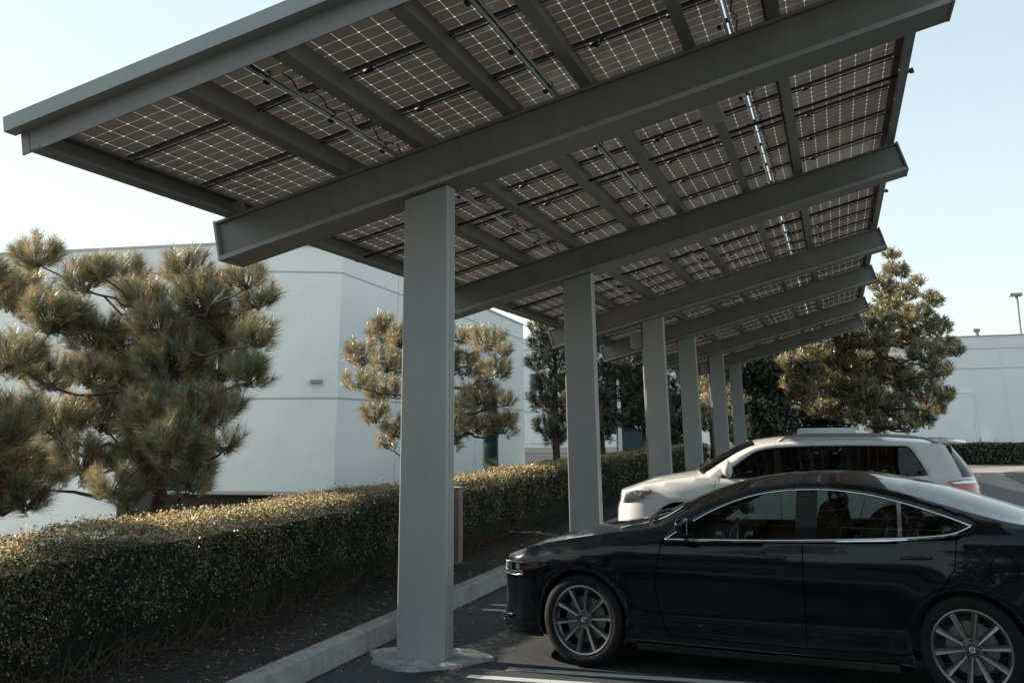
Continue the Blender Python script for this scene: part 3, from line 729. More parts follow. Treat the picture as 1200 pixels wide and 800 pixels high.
DLO=smoothpoly([(.715,.962,1),(1.6,.985),(2.35,1.022),(2.70,1.050),(2.83,1.075),(2.925,1.118,1),(2.72,1.188),(2.45,1.262),(2.18,1.312),(1.87,1.332),(1.55,1.312),(1.28,1.252),(1.0,1.135)],6)
def dlo_clip(x0,x1,inset=0.):
    pts=[]
    poly=resample(DLO,.01)
    # vertical-ish clip
    out=[];n=len(poly)
    def ins(p): return x0<=p[0]<=x1
    for i in range(n):
        a=poly[i];c=poly[(i+1)%n]
        if ins(a): out.append(a)
        if ins(a)!=ins(c):
            xb=x0 if (a[0]<x0)!=(c[0]<x0) else x1
            t=(xb-a[0])/(c[0]-a[0]);out.append((xb,a[1]+(c[1]-a[1])*t))
    return out
sidepoly=[]
topx=[-1.25+5.5*k/150 for k in range(151)]
for side in (-1,1):
    bot=[(-1.25,.20),(-.75,.17)]+arch(0,.372,.20)+[(.42,.175),(2.4,.175)]+arch(2.83,.378,.20)+[(3.5,.2),(4.25,.24)]
    outer=bot+[(x,S.ze(x)) for x in topx[::-1]]
    fn=lambda u,z,sd=side:S.uv(u,z,0,sd)
    b=MB();patch(b,outer,[DLO],.045,fn,0,edge=.022)
    side_o=b.build('side_body',black_paint,sed,smooth=True,local=True)
    md=side_o.modifiers.new('thick','SOLIDIFY');md.thickness=.006;md.offset=-1 if side<0 else -1
    # glass
    fg=lambda u,z,sd=side:S.uv(u,z,-.008,sd)
    for x0,x1,nm in ((.71,1.715,'side_window'),(1.875,2.440,'side_window'),(2.468,2.93,'quarter_window')):
        b=MB();patch(b,dlo_clip(x0,x1),[],.06,fg,edge=.03);b.build(nm,g_side,side_o,smooth=True,local=True)
    b=MB();patch(b,dlo_clip(1.715,1.875),[],.06,lambda u,z,sd=side:S.uv(u,z,-.004,sd),edge=.03);b.build('door_pillar',gloss,side_o,smooth=True,local=True)
    b=MB();patch(b,dlo_clip(2.440,2.468),[],.06,lambda u,z,sd=side:S.uv(u,z,-.002,sd),edge=.03);b.build('window_divider',gloss if side>0 else chrome,side_o,smooth=True,local=True)
    b=MB();trim(b,S,DLO,.0075,.003,side,closed=True)
    low=[(x,z) for x,z in DLO if z<.90+.075*x+.0 or x<.72]
    strip(b,S,[(.73,.957),(1.6,.979),(2.35,1.015),(2.70,1.043),(2.84,1.07)],.016,.006,0,side)
    b.build('window_trim',chrome,side_o,smooth=True,local=True)
    # door lines
    b=MB()
    for ln in ([(.70,.30),(.645,.45),(.62,.60),(.655,.80),(.70,.955)],[(1.74,.29),(1.755,.6),(1.775,.985)],[(2.50,.36),(2.56,.55),(2.70,.72),(2.79,.85),(2.83,1.07)],[(.70,.285),(1.74,.275),(2.46,.29),(2.50,.36)],
               [(-.42,.72),(-.35,.66),(-.30,.50),(-.33,.40)],[(3.33,1.07),(3.28,.86),(3.30,.72),(3.18,.66)]):
        strip(b,S,ln,.006,.0035,0,side,.02)
    circ=[(3.10+.085*cos(a),.86+.085*sin(a)) for a in [2*PI*k/28 for k in range(29)]]
    b.build('door_gap',gapm,side_o,local=True)
    b=MB();strip(b,S,circ,.005,.0035,0,side,.02);b.build('fuel_door_gap',gapm,side_o,local=True)
    # handles
    for hx,hz in ((1.56,.865),(2.56,.90)):
        b=MB();pts=[]
        for k in range(9):
            t=k/8;pts.append(S.uv(hx-.11+.2*t,hz+.01*t,.010+.028*sin(PI*t)**.5,side))
        b.tube(pts,[.008,.011,.012,.012,.012,.012,.012,.011,.008],8)
        b.build('door_handle',gloss,side_o,smooth=True,local=True)
    # rocker sill
    b=MB();strip(b,S,[(.45,.195),(1.4,.19),(2.36,.195)],.05,.006,0,side);b.build('rocker_trim',darkp,side_o,local=True)
    # mirror
    b=MB();rows=[]
    for k,(t,hz,hx) in enumerate(((0,.04,.045),(.04,.058,.062),(.10,.066,.068),(.16,.060,.060),(.205,.040,.040),(.22,.015,.02))):
        base=Vector(S.uv(.93,.985,.06,side));ring=[]
        for g in range(14):
            a=2*PI*g/14;cx_,sx_=cos(a),sin(a)
            ring.append((base.x-.02*t/.2+hx*cx_*(1 if cx_<0 else .55),base.y+side*t,base.z+.035+hz*sx_+.02*t/.2))
        rows+=ring
    b.add(rows,[(i*14+k,i*14+(k+1)%14,(i+1)*14+(k+1)%14,(i+1)*14+k) for i in range(5) for k in range(14)]+[tuple(range(14)),tuple(70+k for k in range(14))])
    mir=b.build('mirror',black_paint,side_o,smooth=True,local=True,angle=60)
    b=MB();p0=Vector(S.uv(.90,.955,-.01,side));b.tube([p0,p0+Vector((.02,side*.10,.03))],[.022,.018],8);b.build('mirror_foot',gloss,mir,smooth=True,local=True)
    b=MB();base=Vector(S.uv(.93,.985,.06,side));b.obox(base+Vector((.036,side*.115,.04)),(1,0,0),(0,1,0),(0,0,1),.002,.085,.045);b.build('mirror_glass',chrome,mir,local=True)
    # headlight
    HL=smoothpoly([(-.985,.665,1),(-.80,.655),(-.62,.655),(-.44,.690),(-.285,.742,1),(-.45,.752),(-.62,.752),(-.80,.722),(-.93,.705)],5)
    b=MB();patch(b,HL,[],.03,lambda u,z,sd=side:S.uv(u,z,.012,sd),edge=.02);hl=b.build('headlight',lens,side_o,smooth=True,local=True)
    b=MB();patch(b,HL,[],.03,lambda u,z,sd=side:S.uv(u,z,.003,sd),edge=.02);b.build('lamp_bowl',darkp,hl,smooth=True,local=True)
    b=MB()
    for uu,zz,rr in ((-.88,.688,.020),(-.78,.700,.024),(-.67,.704,.027),(-.56,.708,.027)):
        c=Vector(S.uv(uu,zz,.006,side));n=(Vector(S.uv(uu,zz,.02,side))-c).normalized();a=n.orthogonal().normalized();q=n.cross(a)
        b.add([c+(a*cos(g)+q*sin(g))*rr for g in [2*PI*k/14 for k in range(14)]]+[c-n*.002],[(k,(k+1)%14,14) for k in range(14)])
    strip(b,S,[(-.93,.675),(-.80,.668),(-.62,.668),(-.50,.680)],.016,.008,0,side,.02);strip(b,S,[(-.88,.718),(-.70,.738),(-.50,.745)],.010,.008,0,side,.02)
    b.build('lamp_reflector',lampm,hl,local=True)
    b=MB();patch(b,[(-.50,.690),(-.39,.708),(-.36,.722),(-.50,.722)],[],.03,lambda u,z,sd=side:S.uv(u,z,.007,sd));b.build('side_marker',amber,hl,local=True)
    # chrome wing under the lamp
    b=MB();trim(b,S,[(-1.22,.56),(-1.05,.60),(-.93,.648),(-.75,.640),(-.58,.642),(-.50,.655)],.009,.008,side,step=.02);b.build('grille_wing',chrome,side_o,smooth=True,local=True)
    b=MB();trim(b,S,[(-1.25,.285),(-1.05,.285),(-.86,.290),(-.72,.315),(-.62,.335)],.010,.012,side,step=.02);trim(b,S,[(-.98,.262),(-.84,.268),(-.74,.285)],.007,.012,side,step=.02);b.build('bumper_trim',chrome,side_o,smooth=True,local=True)
    b=MB();patch(b,[(-1.25,.34),(-1.0,.34),(-.985,.58),(-1.25,.60)],[],.05,lambda u,z,sd=side:S.uv(u,z,.004,sd));b.build('grille_half',darkp,side_o,local=True)
    b=MB();patch(b,[(3.55,.82),(4.05,.86),(4.05,.98),(3.75,1.0),(3.52,.97)],[],.05,lambda u,z,sd=side:S.uv(u,z,.005,sd));b.build('tail_light',redl,side_o,local=True)
# top skins
def topskin(B,u0,u1,name,m,parent,off=0.,n=36,vm=1.,nu=None):
    b=MB();nu=nu or max(4,int((u1-u0)/.03));vs=[]
    for i in range(nu+1):
        u=u0+(u1-u0)*i/nu
        for j in range(n+1):
            v=(-1+2*j/n)*vm;vs.append(B.top(u,v,off))
    b.add(vs,[(i*(n+1)+j,(i+1)*(n+1)+j,(i+1)*(n+1)+j+1,i*(n+1)+j+1) for i in range(nu) for j in range(n)])
    return b.build(name,m,parent,smooth=True,local=True)
hood=topskin(S,-1.249,.60,'hood',black_paint,sed,nu=80)
def subskin(B,u0,u1,v0,v1,name,m,parent,off,n=30):
    b=MB();nu=max(3,int((u1-u0)/.03));vs=[]
    for i in range(nu+1):
        u=u0+(u1-u0)*i/nu
        for j in range(n+1): vs.append(B.top(u,v0+(v1-v0)*j/n,off))
    b.add(vs,[(i*(n+1)+j,(i+1)*(n+1)+j,(i+1)*(n+1)+j+1,i*(n+1)+j+1) for i in range(nu) for j in range(n)])
    return b.build(name,m,parent,smooth=True,local=True)
subskin(S,.62,1.36,-.92,.92,'windshield',g_wind,sed,0.)
subskin(S,.60,1.37,-1,-.92,'windshield_pillar',black_paint,sed,0.,4);subskin(S,.60,1.37,.92,1,'windshield_pillar',black_paint,sed,0.,4)
subskin(S,.585,.625,-.98,.98,'cowl',darkp,sed,.002)
roof=topskin(S,1.36,2.42,'roof',black_paint,sed)
subskin(S,2.42,3.20,-.86,.86,'rear_window',g_side,sed,0.)
subskin(S,2.42,3.21,-1,-.86,'rear_pillar',black_paint,sed,0.,5);subskin(S,2.42,3.21,.86,1,'rear_pillar',black_paint,sed,0.,5)
topskin(S,3.20,4.249,'trunk_lid',black_paint,sed,nu=60)
# wiper arms and cowl bits
b=MB()
for y0,y1 in ((-.55,-.05),(.05,.55)):
    p=[];
    for k in range(7):
        t=k/6;q=S.top(.60+.10*t,(y0+(y1-y0)*t)/.8,.015+.012*sin(PI*t));p.append(q)
    b.tube(p,.008,5)
b.build('wiper',darkp,sed,smooth=True,local=True)
# floor, arch liners, interior
b=MB();b.box(-.70,3.55,-.80,.80,.20,.24)
b.build('floor_pan',darkp,sed,local=True)
def liner(parent,x,R,side,w_in=.52,w_out=.875,zc=.34):
    b=MB();n=28;vs=[]
    for yy in (side*w_out,side*w_in):
        for k in range(n+1):
            a=-.25+(PI+.5)*k/n;vs.append((x+R*cos(a),yy,zc+R*sin(a)))
    b.add(vs,[(k,k+1,n+2+k,n+1+k) for k in range(n)]+[tuple(range(n+1,2*n+2))])
    b.build('wheel_liner',darkp,parent,smooth=True,local=True,angle=40)
for x in (0,2.83):
    for s_ in (-1,1):
        liner(sed,x,.385,s_);make_wheel(sed,x,s_*.785,.343,.252,s_,(tyre,rimm,darkp,rimd))
b=MB();b.box(.45,.80,-.74,.74,.60,.955);b.hexa([(.80,-.74,.60),(.98,-.74,.60),(.98,.74,.60),(.80,.74,.60),(.80,-.74,.955),(.92,-.74,.95),(.92,.74,.95),(.80,.74,.955)]);b.build('dashboard',interior,sed,local=True,bevel=.03)
b=MB();b.tube([(1.12+.06*sin(a)*0+.05*cos(a),-.37+.185*sin(a),.90+.18*cos(a)) for a in [2*PI*k/24 for k in range(25)]],.015,8);b.tube([(1.0,-.37,.84),(1.12,-.37,.90)],.03,8);b.tube([(1.12,-.54,.90),(1.12,-.20,.90)],.014,6);b.build('steering_wheel',interior,sed,smooth=True,local=True)
for y_ in (-.37,.37): seat('seat',sed,1.62,y_,interior)
for y_ in (-.40,.0,.40): seat('rear_seat',sed,2.50,y_,interior,w=.25)
b=MB();b.box(.48,2.9,-.80,-.74,.3,.94);b.box(.48,2.9,.74,.80,.3,.94);b.box(2.72,3.2,-.72,.72,.5,1.0);b.build('door_card',interior,sed,local=True)
b=MB();b.obox((1.22,0,1.285),(0,1,0),(.3,0,1),(1,0,-.3),.11,.03,.01);b.build('rear_view_mirror',interior,sed,local=True)
b=MB()
for u in (-.5,0):
    pass
# dark card lying on the hood
# ---------------- white SUV
suv=thing('suv','white seven seat SUV with roof rails parked beyond the black sedan','car',(-2.17,15.155,0),0)
V=Body(axles=(0,2.79),ra=.40,flare=.014,
  zs=pchip([(-1.4,.84),(-.8,.88),(-.45,.93),(0,1.00),(.4,1.055),(.8,1.085),(2.0,1.115),(3.2,1.135),(3.6,1.12),(4.2,1.1)]),
  prof=pchip([(.15,.86),(.25,.90),(.33,.935),(.45,.93),(.60,.94),(.75,.955),(.88,.958),(1.0,.945),(1.15,.93)]),
  plan=pchip([(-.6,.94),(-.35,.965),(.1,1.0),(2.8,1.0),(3.2,.985),(3.6,.955)]),
  step=.02,lean=.33,curv=.28,
  uf=-.40,lf=.95,df=.61,nf=2.5,ur=3.36,lr=.9,dr=.545,nr=3.0,
  nose=pchip([(.2,.97),(.35,1.02),(.55,1.03),(.72,1.01),(.78,.96),(.90,.92),(1.05,.80)]),
  tail=pchip([(.25,.95),(.45,1.06),(.62,1.08),(.72,1.0),(1.0,.94),(1.15,.84),(1.35,.62),(1.5,.42),(1.65,.28)]),zdrop=None,
  ze=pchip([(-1.35,.93),(-.9,.95),(-.6,1.00),(-.4,1.045),(0,1.11),(.25,1.145),(.38,1.175),(.6,1.30),(.85,1.445),(1.05,1.525),(1.35,1.575),(1.8,1.600),(2.4,1.600),(3.0,1.575),(3.36,1.545),(3.7,1.52),(4.26,1.51)]),
  crown=pchip([(-1.35,.0),(-.9,.03),(-.4,.06),(0,.06),(.3,.05),(.6,.06),(1.1,.075),(2.,.075),(3.36,.06),(4.26,.03)]),
  bow=pchip([(-1.35,0),(0,0),(.25,-.08),(.4,-.22),(.7,-.18),(1.1,-.08),(1.4,0),(4.26,0)]))
VD=smoothpoly([(.56,1.13,1),(.9,1.12),(2.0,1.13),(3.05,1.155),(3.20,1.175,1),(3.12,1.34),(3.03,1.49),(2.95,1.515,1),(2.2,1.525),(1.5,1.515),(1.12,1.475),(.90,1.37)],6)
topx=[-1.34+5.59*k/150 for k in range(151)]
for side in (-1,1):
    outer=[(-1.34,.30),(-.8,.26)]+arch(0,.445,.26,zc=.37)+[(.5,.24),(2.3,.24)]+arch(2.79,.445,.26,zc=.37)+[(3.4,.3),(4.25,.34)]+[(x,V.ze(x)) for x in topx[::-1]]
    b=MB();patch(b,outer,[VD],.06,lambda u,z,sd=side:V.uv(u,z,0,sd),0,edge=.03)
    so_=b.build('side_body',white_paint,suv,smooth=True,local=True);md=so_.modifiers.new('thick','SOLIDIFY');md.thickness=.006
    D0=DLO;DLO=VD
    for x0,x1,gm in ((.55,1.29,g_dark),(1.37,2.22,g_dark),(2.28,3.21,g_dark)):
        b=MB();patch(b,dlo_clip(x0,x1),[],.08,lambda u,z,sd=side:V.uv(u,z,-.008,sd),edge=.04);b.build('side_window',gm,so_,smooth=True,local=True)
    for x0,x1 in ((1.29,1.37),(2.22,2.28)):
        b=MB();patch(b,dlo_clip(x0,x1),[],.08,lambda u,z,sd=side:V.uv(u,z,-.005,sd),edge=.04);b.build('door_pillar',gloss,so_,smooth=True,local=True)
    DLO=D0
    b=MB();trim(b,V,VD,.007,.0,side,closed=True,step=.04);b.build('window_seal',darkp,so_,smooth=True,local=True)
    b=MB()
    for ln in ([(.45,.36),(.42,.7),(.50,1.10)],[(1.33,.36),(1.34,1.12)],[(2.26,.38),(2.36,.75),(2.42,.9),(2.30,1.14)]):
        strip(b,V,ln,.006,.004,0,side,.03)
    b.build('door_gap',gapm,so_,local=True)
    for hx in (1.14,2.10):
        b=MB();b.tube([V.uv(hx-.10+.18*k/8,1.0,.008+.03*sin(PI*k/8)**.5,side) for k in range(9)],.012,8);b.build('door_handle',chrome,so_,smooth=True,local=True)
    b=MB();rows=[];base=Vector(V.uv(.70,1.17,.05,side))
    for k,(t,hz,hx) in enumerate(((0,.075,.065),(.04,.10,.09),(.10,.11,.10),(.17,.10,.09),(.21,.07,.06),(.225,.025,.03))):
        for g in range(14):
            a=2*PI*g/14;rows.append((base.x+hx*cos(a)*(1 if cos(a)<0 else .5),base.y+side*t,base.z+.055+hz*sin(a)))
    b.add(rows,[(i*14+k,i*14+(k+1)%14,(i+1)*14+(k+1)%14,(i+1)*14+k) for i in range(5) for k in range(14)]+[tuple(range(14)),tuple(70+k for k in range(14))])
    mir=b.build('mirror',white_paint,so_,smooth=True,local=True,angle=60)
    b=MB();p0=Vector(V.uv(.68,1.13,-.02,side));b.tube([p0,p0+Vector((.02,side*.12,.03))],[.03,.022],8);b.build('mirror_foot',darkp,mir,smooth=True,local=True)
    HL=smoothpoly([(-1.0,.785,1),(-.78,.785),(-.52,.83),(-.27,.925,1),(-.42,.962),(-.7,.948),(-.95,.915,1)],5)
    b=MB();patch(b,HL,[],.04,lambda u,z,sd=side:V.uv(u,z,.012,sd),edge=.025);hl=b.build('headlight',lens,so_,smooth=True,local=True)
    b=MB();patch(b,HL,[],.04,lambda u,z,sd=side:V.uv(u,z,.004,sd),edge=.025);b.build('lamp_bowl',lampw,hl,smooth=True,local=True)
    b=MB();patch(b,[(-.52,.865),(-.38,.905),(-.33,.93),(-.50,.935)],[],.04,lambda u,z,sd=side:V.uv(u,z,.008,sd));b.build('side_marker',amber,hl,local=True)
    b=MB();patch(b,[(-1.34,.50),(-1.05,.52),(-1.0,.88),(-1.34,.90)],[],.05,lambda u,z,sd=side:V.uv(u,z,.004,sd));b.build('grille_half',darkp,so_,local=True)
    TL=smoothpoly([(3.38,1.085,1),(3.55,1.105),(3.9,1.10,1),(3.95,.90,1),(3.75,.90),(3.5,.985)],4)
    b=MB();patch(b,TL,[],.04,lambda u,z,sd=side:V.uv(u,z,.010,sd),edge=.025);tl=b.build('tail_light',redl,so_,smooth=True,local=True)
    b=MB();patch(b,[(3.42,1.078),(3.60,1.092),(3.88,1.088),(3.88,1.060),(3.6,1.062),(3.45,1.055)],[],.04,lambda u,z,sd=side:V.uv(u,z,.014,sd));b.build('clear_band',lampm,tl,local=True)
    # roof rail
    b=MB();P=[]
    for k in range(25):
        u=1.35+k/24*2.05;e=V.top(u,.93*side,0);lift=.045*min(1,sin(PI*k/24)*4);P.append((e[0],e[1],e[2]+.005+lift))
    b.tube(P,.017,8);rl=b.build('roof_rail',mat('rail_grey%d'%side,(.30,.30,.30),.4,metal=.6,var=.1),suv,smooth=True,local=True)
topskin(V,-1.339,.37,'hood',white_paint,suv,nu=70)
subskin(V,.38,1.06,-.90,.90,'windshield',g_wind,suv,0.)
subskin(V,.37,1.07,-1,-.90,'windshield_pillar',white_paint,suv,0.,4);subskin(V,.37,1.07,.90,1,'windshield_pillar',white_paint,suv,0.,4)
subskin(V,.33,.385,-.96,.96,'cowl',darkp,suv,.004)
topskin(V,1.06,4.259,'roof',white_paint,suv,nu=110)
b=MB();vs=[]
for i,(xx,zz,th) in enumerate(((3.35,1.615,.03),(3.5,1.615,.035),(3.66,1.60,.03),(3.77,1.585,.012))):
    for j in range(13):
        v=-1+2*j/12;vs.append((xx-.03*v*v,v*.62,zz-.03*v*v+.0))
for i,(xx,zz,th) in enumerate(((3.35,1.615,.03),(3.5,1.615,.035),(3.66,1.60,.03),(3.77,1.585,.012))):
    for j in range(13):
        v=-1+2*j/12;vs.append((xx-.03*v*v,v*.62,zz-.03*v*v-th))
fs=[]
for i in range(3):
    for j in range(12):
        a=i*13+j;fs+=[(a,a+13,a+14,a+1),(a+52,a+53,a+66,a+65)]
fs+=[(39+j,91+j,92+j,40+j) for j in range(12)]+[(i*13,i*13+52,i*13+65,i*13+13) for i in range(3)]+[(i*13+12,i*13+25,i*13+77,i*13+64) for i in range(3)]
b.add(vs,fs);b.build('rear_spoiler',white_paint,suv,smooth=True,local=True,angle=50)
b=MB();vs=[]
for i in range(9):
    z=1.14+.38*i/8;
    for j in range(13):
        v=-1+2*j/12;e=V.uv(3.36+.9*(1-abs(v)*.72),z,.006,-1 if v<0 else 1);vs.append(e)
b.add(vs,[(i*13+j,i*13+j+1,(i+1)*13+j+1,(i+1)*13+j) for i in range(8) for j in range(12)]);b.build('rear_window',gloss,suv,smooth=True,local=True)
b=MB();b.box(-.65,3.5,-.83,.83,.26,.30);b.build('floor_pan',darkp,suv,local=True)
for x in (0,2.79):
    for s_ in (-1,1):
        liner(suv,x,.455,s_,zc=.37,w_out=.91);make_wheel(suv,x,s_*.83,.372,.232,s_,(tyre,rimm,darkp,rimd),nsp=5,twin=False,emblem=False)
b=MB();b.box(.25,.72,-.80,.80,.7,1.11);b.build('dashboard',interior,suv,local=True,bevel=.03)
for x_ in (1.35,2.2,3.0):
    for y_ in (-.42,.42):
        s_=seat('seat',suv,x_,y_,interior);s_.location=(0,0,.12)
b=MB()
for y0,y1 in ((-.6,-.05),(.05,.6)):
    b.tube([V.top(.36+.08*k/6,(y0+(y1-y0)*k/6)/.85,.02) for k in range(7)],.009,5)
b.build('wiper',darkp,suv,smooth=True,local=True)

#@@REST
# ------------------------------------------------------------------ hedge
leafA=leafmat('hedge_leaf_green',(.040,.052,.020),.3,.35,.07,var=.3)
leafB=leafmat('hedge_leaf_olive',(.085,.082,.03),.35,.35,.07,var=.3)
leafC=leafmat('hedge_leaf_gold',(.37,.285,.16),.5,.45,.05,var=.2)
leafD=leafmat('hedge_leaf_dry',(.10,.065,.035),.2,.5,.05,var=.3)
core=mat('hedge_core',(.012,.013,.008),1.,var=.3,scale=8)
nr=np.random.RandomState(11)
def leaves(name,P,N,size,mats,probs,parent=None,asp=.5,jit=.9,top=None):
    """P: points, N: outward directions; each leaf a folded quad"""
    n=len(P);nrm=N+nr.normal(0,jit,(n,3));nrm/=np.linalg.norm(nrm,axis=1)[:,None]
    t=nr.normal(0,1,(n,3));t-=nrm*(np.sum(t*nrm,1)[:,None]);t/=np.linalg.norm(t,axis=1)[:,None]
    s=np.cross(nrm,t);L=size*nr.uniform(.6,1.3,n)[:,None];W=L*asp
    v=np.empty((n,4,3));v[:,0]=P-t*L*.5;v[:,1]=P+s*W*.5+nrm*L*.08;v[:,2]=P+t*L*.5;v[:,3]=P-s*W*.5+nrm*L*.08
    me=bpy.data.meshes.new(name);me.vertices.add(n*4);me.vertices.foreach_set('co',v.reshape(-1))
    me.loops.add(n*4);me.loops.foreach_set('vertex_index',np.arange(n*4));me.polygons.add(n)
    me.polygons.foreach_set('loop_start',np.arange(n)*4);me.polygons.foreach_set('loop_total',np.full(n,4))
    for m in mats: me.materials.append(m)
    mi=nr.choice(len(mats),n,p=probs)
    if top is not None: mi[:top]=nr.choice(len(mats),top,p=[.08,.24,.64,.04])  # top leaves mostly gold: sunlight on the hedge put into leaf colour
    me.polygons.foreach_set('material_index',mi.astype(np.int32))
    me.update(calc_edges=True)
    o=bpy.data.objects.new(name,me);COL.objects.link(o)
    if parent: o.parent=parent
    return o
def hsurf(y,s): return .05*math.sin(y*1.7+s)+.035*math.sin(y*4.3+2*s)+.02*math.sin(y*9.7+s*3)
def hedge(name,label,x0,x1,y0,y1,ztop,dens,size,seed,group,zlow=.42):
    h=thing(name,label,'hedge',((x0+x1)/2,(y0+y1)/2,.12),0,group)
    # inner mass
    b=MB();n=max(2,int((y1-y0)/.15));vs=[]
    for j in range(n+1):
        y=y0+.05+(y1-y0-.1)*j/n;d=hsurf(y,seed)
        for x,z in ((x0+.16,.10),(x0+.07+d,ztop-.13+d*.3),(x1-.09+d*.6,ztop-.15+d*.3),(x1-.12+d*.6,.50),(x1-.30,.10)):
            vs.append((x,y,z))
    b.add(vs,[(j*5+k,(j+1)*5+k,(j+1)*5+k+1,j*5+k+1) for j in range(n) for k in range(4)]+[(0,1,2,3,4),(n*5+4,n*5+3,n*5+2,n*5+1,n*5)])
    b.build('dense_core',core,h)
    # leaves: top, front, back
    A=(y1-y0)
    nt_=int(dens*A*(x1-x0)*1.25);nf=int(dens*A*(ztop-zlow)*1.1)
    yy=nr.uniform(y0,y1,nt_);xx=nr.uniform(x0,x1,nt_)
    d=np.array([hsurf(a,seed) for a in yy])
    e=np.minimum(xx-x0,x1-xx);zz=ztop+d*.35-.06*np.exp(-e/.05)+nr.normal(-.015,.022,nt_)+.012*np.sin(yy*23+xx*17)
    spike=nr.rand(nt_)<.03;zz[spike]+=nr.uniform(.01,.06,spike.sum())
    P=np.stack([xx,yy,zz],1);N=np.tile([-.2,.1,1.],(nt_,1))
    Pf=[];Nf=[]
    for sx,xb in ((1,x1),(-1,x0)):
        m=nf if sx>0 else nf//3
        y_=nr.uniform(y0,y1,m);z_=zlow+(ztop-zlow)*nr.uniform(0,1,m)**.8
        z_-=np.maximum(0,nr.uniform(-1,.25,m))*.6
        dd=np.array([hsurf(a,seed) for a in y_])+.03*np.sin(y_*6+z_*9)+.025*np.sin(y_*15-z_*13)
        x_=xb+sx*(dd*.8-.10*(1-np.clip((z_-.2)/.5,0,1))+nr.normal(-.02,.035,m)-.05*np.exp(-(ztop-z_)/.05))
        Pf.append(np.stack([x_,y_,z_],1));Nf.append(np.tile([sx*1.,0,.35],(m,1)))
    for sy,yb in ((-1,y0),(1,y1)):
        m=int(dens*(x1-x0)*(ztop-.3));x_=nr.uniform(x0,x1,m);z_=nr.uniform(.35,ztop,m)
        Pf.append(np.stack([x_,yb+sy*nr.normal(-.01,.03,m),z_],1));Nf.append(np.tile([0,sy*1.,.3],(m,1)))
    P=np.concatenate([P]+Pf);N=np.concatenate([N]+Nf)
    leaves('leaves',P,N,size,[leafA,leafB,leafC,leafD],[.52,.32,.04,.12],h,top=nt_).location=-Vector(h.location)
    # twiggy skirt
    b=MB();q=random.Random(seed)
    for k in range(int(A*(75 if y0<14 else 14))):
        y=q.uniform(y0,y1);x=q.uniform(x1-.35,x1-.02);p=Vector((x,y,.13));d=Vector((q.uniform(-.1,.5),q.uniform(-.6,.6),q.uniform(.4,1)));pts=[p]
        L=q.uniform(.2,.5)
        for j in range(5):
            d+=Vector((q.uniform(-.3,.35),q.uniform(-.45,.45),q.uniform(-.5,.3)));p=p+d.normalized()*L/5;p.z=max(p.z,.14);p.x=min(p.x,x1+.16);pts.append(p.copy())
        b.tube(pts,[.0035,.003,.0025,.002,.0016,.0012],4,0,False)
    tw_=b.build('twigs',twig,h)
    return h
HX0,HX1=-5.98,-5.16
hedge('clipped_hedge','clipped golden green hedge section nearest the viewer, running off the left edge of the photo',HX0,HX1,2.3,5.85,1.085,4600,.026,1,'clipped hedge sections along the planter')
hedge('clipped_hedge','long clipped golden green hedge section between the big near pine and the kerb',HX0,HX1,5.93,13.0,1.105,4000,.026,2,'clipped hedge sections along the planter')
hedge('clipped_hedge','clipped hedge section seen just right of the nearest column, beside the pinkish post',HX0,HX1,13.2,16.6,1.10,2000,.036,3,'clipped hedge sections along the planter')
hedge('clipped_hedge','clipped hedge section ending behind the second column, beyond the pinkish post section',HX0,HX1,16.75,24.5,1.12,1100,.046,4,'clipped hedge sections along the planter')
hedge('clipped_hedge','farthest clipped hedge section, seen between the third and later columns',HX0,HX1,24.8,42,1.10,450,.07,5,'clipped hedge sections along the planter')
# litter on the soil
b=MB()
for k in range(5200):
    y=rnd.uniform(3,20) if k%3 else rnd.uniform(3,9.5);x=rnd.uniform(-5.5,-4.24);L=rnd.uniform(.008,.032)
    a=rnd.uniform(0,PI);z=.135+.018*grid_noise(x*2,y*2);p=Vector((x,y,z+rnd.uniform(0,.02)))
    t=Vector((cos(a),sin(a),rnd.uniform(-.3,.3)))*L;s_=Vector((-sin(a),cos(a),rnd.uniform(-.5,.5)))*L*rnd.uniform(.15,.5)
    b.add([p-t,p+s_,p+t,p-s_],[(0,1,2,3)],rnd.choice((0,0,1,1,2)))
litter=b.build('mulch_litter',[mat('mulch_chip',(.06,.043,.032),.95,var=.3),twig,leafC]);tag(litter,'dark mulch chips and fallen leaves on the planter soil','mulch',kind='stuff')
b=MB()
for k in range(420):
    y=rnd.uniform(5.5,12);x=-4.0+abs(rnd.gauss(0,.5));L=rnd.uniform(.006,.022);a=rnd.uniform(0,PI);p=Vector((x,y,.008))
    t=Vector((cos(a),sin(a),0))*L;s_=Vector((-sin(a),cos(a),.3))*L*rnd.uniform(.3,.7)
    b.add([p-t,p+s_,p+t,p-s_],[(0,1,2,3)],rnd.choice((0,1,2)))
g_=b.build('grit',[concrete,twig,leafC]);tag(g_,'scattered grit, paint flecks and leaf bits on the asphalt','grit',kind='stuff')

